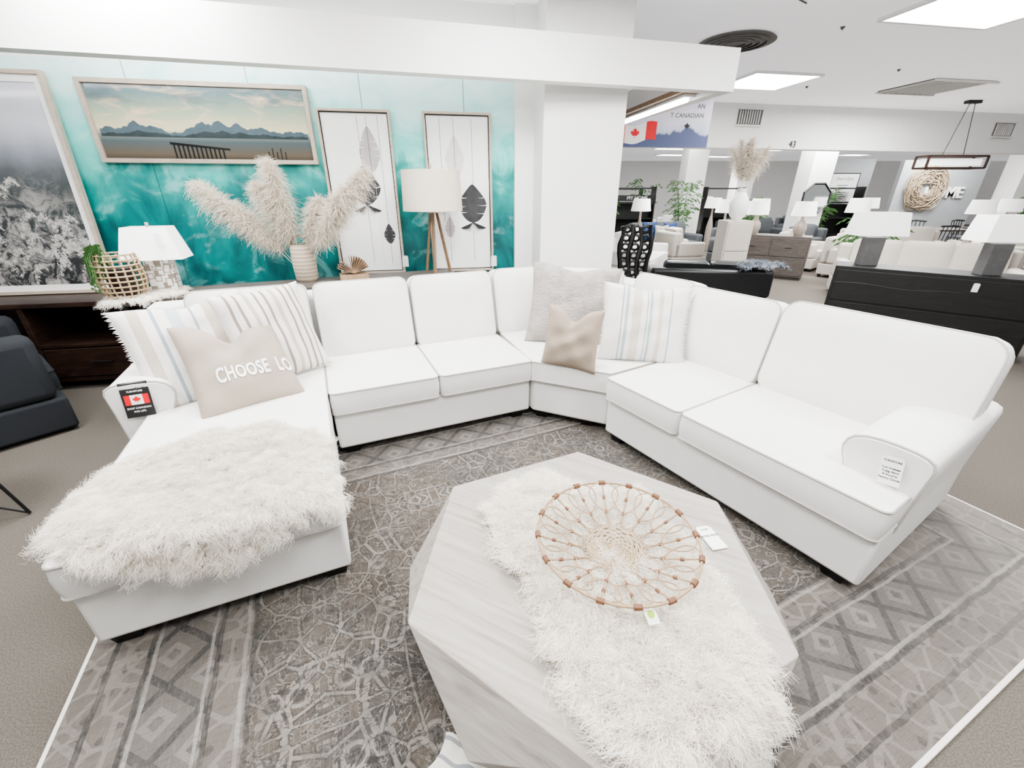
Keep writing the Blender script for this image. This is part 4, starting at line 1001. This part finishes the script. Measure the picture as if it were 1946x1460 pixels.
def shelfunit(x,y,rz,sign=False):
    sm=T(x,y,0)@Rz(rz); e=thing("display_shelf","black display shelf with white HOME lettering" if sign else "black open display shelf with stacked decor","shelf",sm)
    mb=MB()
    for z in (.4,.9,1.35,1.75): mb.add(box(-.6,.6,-.2,.2,z-.02,z+.02))
    for xx in (-.6,.6): mb.add(box(xx-.02,xx+.02,-.2,.2,0,1.8))
    mb.add(box(-.6,.6,.18,.2,.0,1.3)); build(mb,"shelf_frame",M_leg,sm,e,smooth=False)
    if sign:
        build(MB().add(box(-.62,.62,-.23,-.2,1.40,1.56)),"sign_board",M_leg,sm,e,smooth=False); text("MY HOME",.14,M_card,sm@T(.05,-.235,1.48)@Rx(90),e)
    return e
shelfunit(3.75,14.2,0,True); s4=shelfunit(10.3,14.5,0)
for x,y,r in ((6.9,15.1,0),(16.6,13.2,-20),(4.4,17.9,0)): clone(s4,T(x,y,0)@Rz(r))
def plant(x,y,h,lab,z=0):
    mw=T(x,y,z); e=thing("potted_plant",lab,"plant",mw,"showroom plants")
    build(MB().add(lathe([(.13,0),(.18,.32),(.16,.32),(.15,.28)],20)),"pot",M_offw,mw,e)
    mb=MB(); r_=random.Random(int(x*7))
    for k in range(18):
        a=r_.uniform(0,6.28); R=r_.uniform(.3,.55); H=h*r_.uniform(.6,1)
        pts=[Vector((R*t*math.cos(a),R*t*math.sin(a),.3+(H-.3)*math.sin(t*1.9)/.95)) for t in [q/7 for q in range(8)]]
        mb.add(tube(pts,.006,4))
        for i in range(2,8):
            for s in (-1,1):
                p=pts[i]; d=Vector((-math.sin(a)*s*.15,math.cos(a)*s*.15,-.07))+Vector((math.cos(a),math.sin(a),0))*.07
                mb.add(([tuple(p),tuple(p+d*.5+Vector((0,0,.02))),tuple(p+d),tuple(p+d*.5-Vector((0,0,.02)))],[(0,1,2,3)]))
    build(mb,"foliage",M_green,mw,e,recalc=False); return e
for x,y,h in ((5.0,13.3,1.9),(2.7,13.3,1.6),(6.9,13.2,1.5),(4.5,15.9,2.0),(14.7,12.9,1.6),(9.2,13.6,1.7),(6.5,8.0,1.3)): plant(x,y,h,"leafy green potted palm in showroom")
text("43",.16,M_ink,FH@T(5.6,-.01,2.5)@Rx(90),None,"number_sign",ext=.002); o=bpy.data.objects["number_sign"]; o["label"]="black number 43 on white header"; o["category"]="sign"
sl=couch("armchair","light armchair in the distant showroom","chair",.9,.85,.85,M_beige,T(10.8,17,0),1,group="distant armchairs")
for x,y,r in ((8,19,20),(13,16.5,-30),(5.5,19,40),(9.5,20,10),(6.8,10.3,40),(4.0,10.5,100),(14.2,9.9,200),(10.9,10.3,160),(15.6,9.4,180),(8.3,7.8,170)): clone(sl,T(x,y,0)@Rz(r))
s2=couch("armchair","dark armchair in the distant showroom","chair",.9,.85,.85,M_grey,T(12.5,10.3,0)@Rz(160),1,group="distant dark armchairs")
for x,y,r in ((7.5,11.6,-60),(5.0,17.2,0),(10.2,16.3,20),(2.6,15.2,30),(11.2,7.0,170)): clone(s2,T(x,y,0)@Rz(r))
l3=lamp("white shaded lamp on tall base in the distant showroom",T(9.3,12.3,.0),'round',1.2,.2,.24,.28,"distant showroom lamps",bmat=m_cer)
for x,y in ((5.9,13.4),(10.4,13.3),(7.2,17),(11.4,18.2),(14.2,15.6),(6.3,11.6),(3.5,16.6),(10.0,9.7),(7.9,10.4),(12.0,11.0),(14.9,11.2),(4.9,10.4),(3.2,11.3),(13.0,9.2)): clone(l3,T(x,y,0))

# ------------------------------------------------------------------ lights
def area(x,y,z,sx,sy,e,col=(1,1,1)):
    l=bpy.data.lights.new("ceiling_fill_light",'AREA'); l.shape='RECTANGLE'; l.size=sx; l.size_y=sy; l.energy=e; l.color=col  # fill lights added under the ceiling; no fixtures modelled for them
    o=bpy.data.objects.new("ceiling_fill_light",l); o.location=(x,y,z); COL.objects.link(o)
for x,y in ((-2.6,1.2),(0,.2),(2.2,.6),(0.2,2.9),(-2.4,3.0),(2.8,3.2)): area(x,y,3.08,1.0,1.0,100)
for x,y in ((4.5,6),(7,8),(4,11),(8,12),(12,13),(7,17),(12,18),(16,15)): area(x,y,3.05,1.5,1.5,200)
w=bpy.data.worlds.new("world"); bpy.context.scene.world=w; w.use_nodes=True
bg=w.node_tree.nodes["Background"]; bg.inputs[0].default_value=(1,.99,.98,1); bg.inputs[1].default_value=.5
try: bpy.context.scene.view_settings.look='AgX - Medium High Contrast'
except Exception as ex: print("look",ex)
# ------------------------------------------------------------------ camera
cam=bpy.data.cameras.new("camera"); cam.sensor_width=36; cam.lens=800/1946*36; cam.clip_end=100
co=bpy.data.objects.new("camera",cam); co.location=(0,0,1.65); co.rotation_euler=(math.radians(90)-math.atan(365/800),0,0)
COL.objects.link(co); bpy.context.scene.camera=co
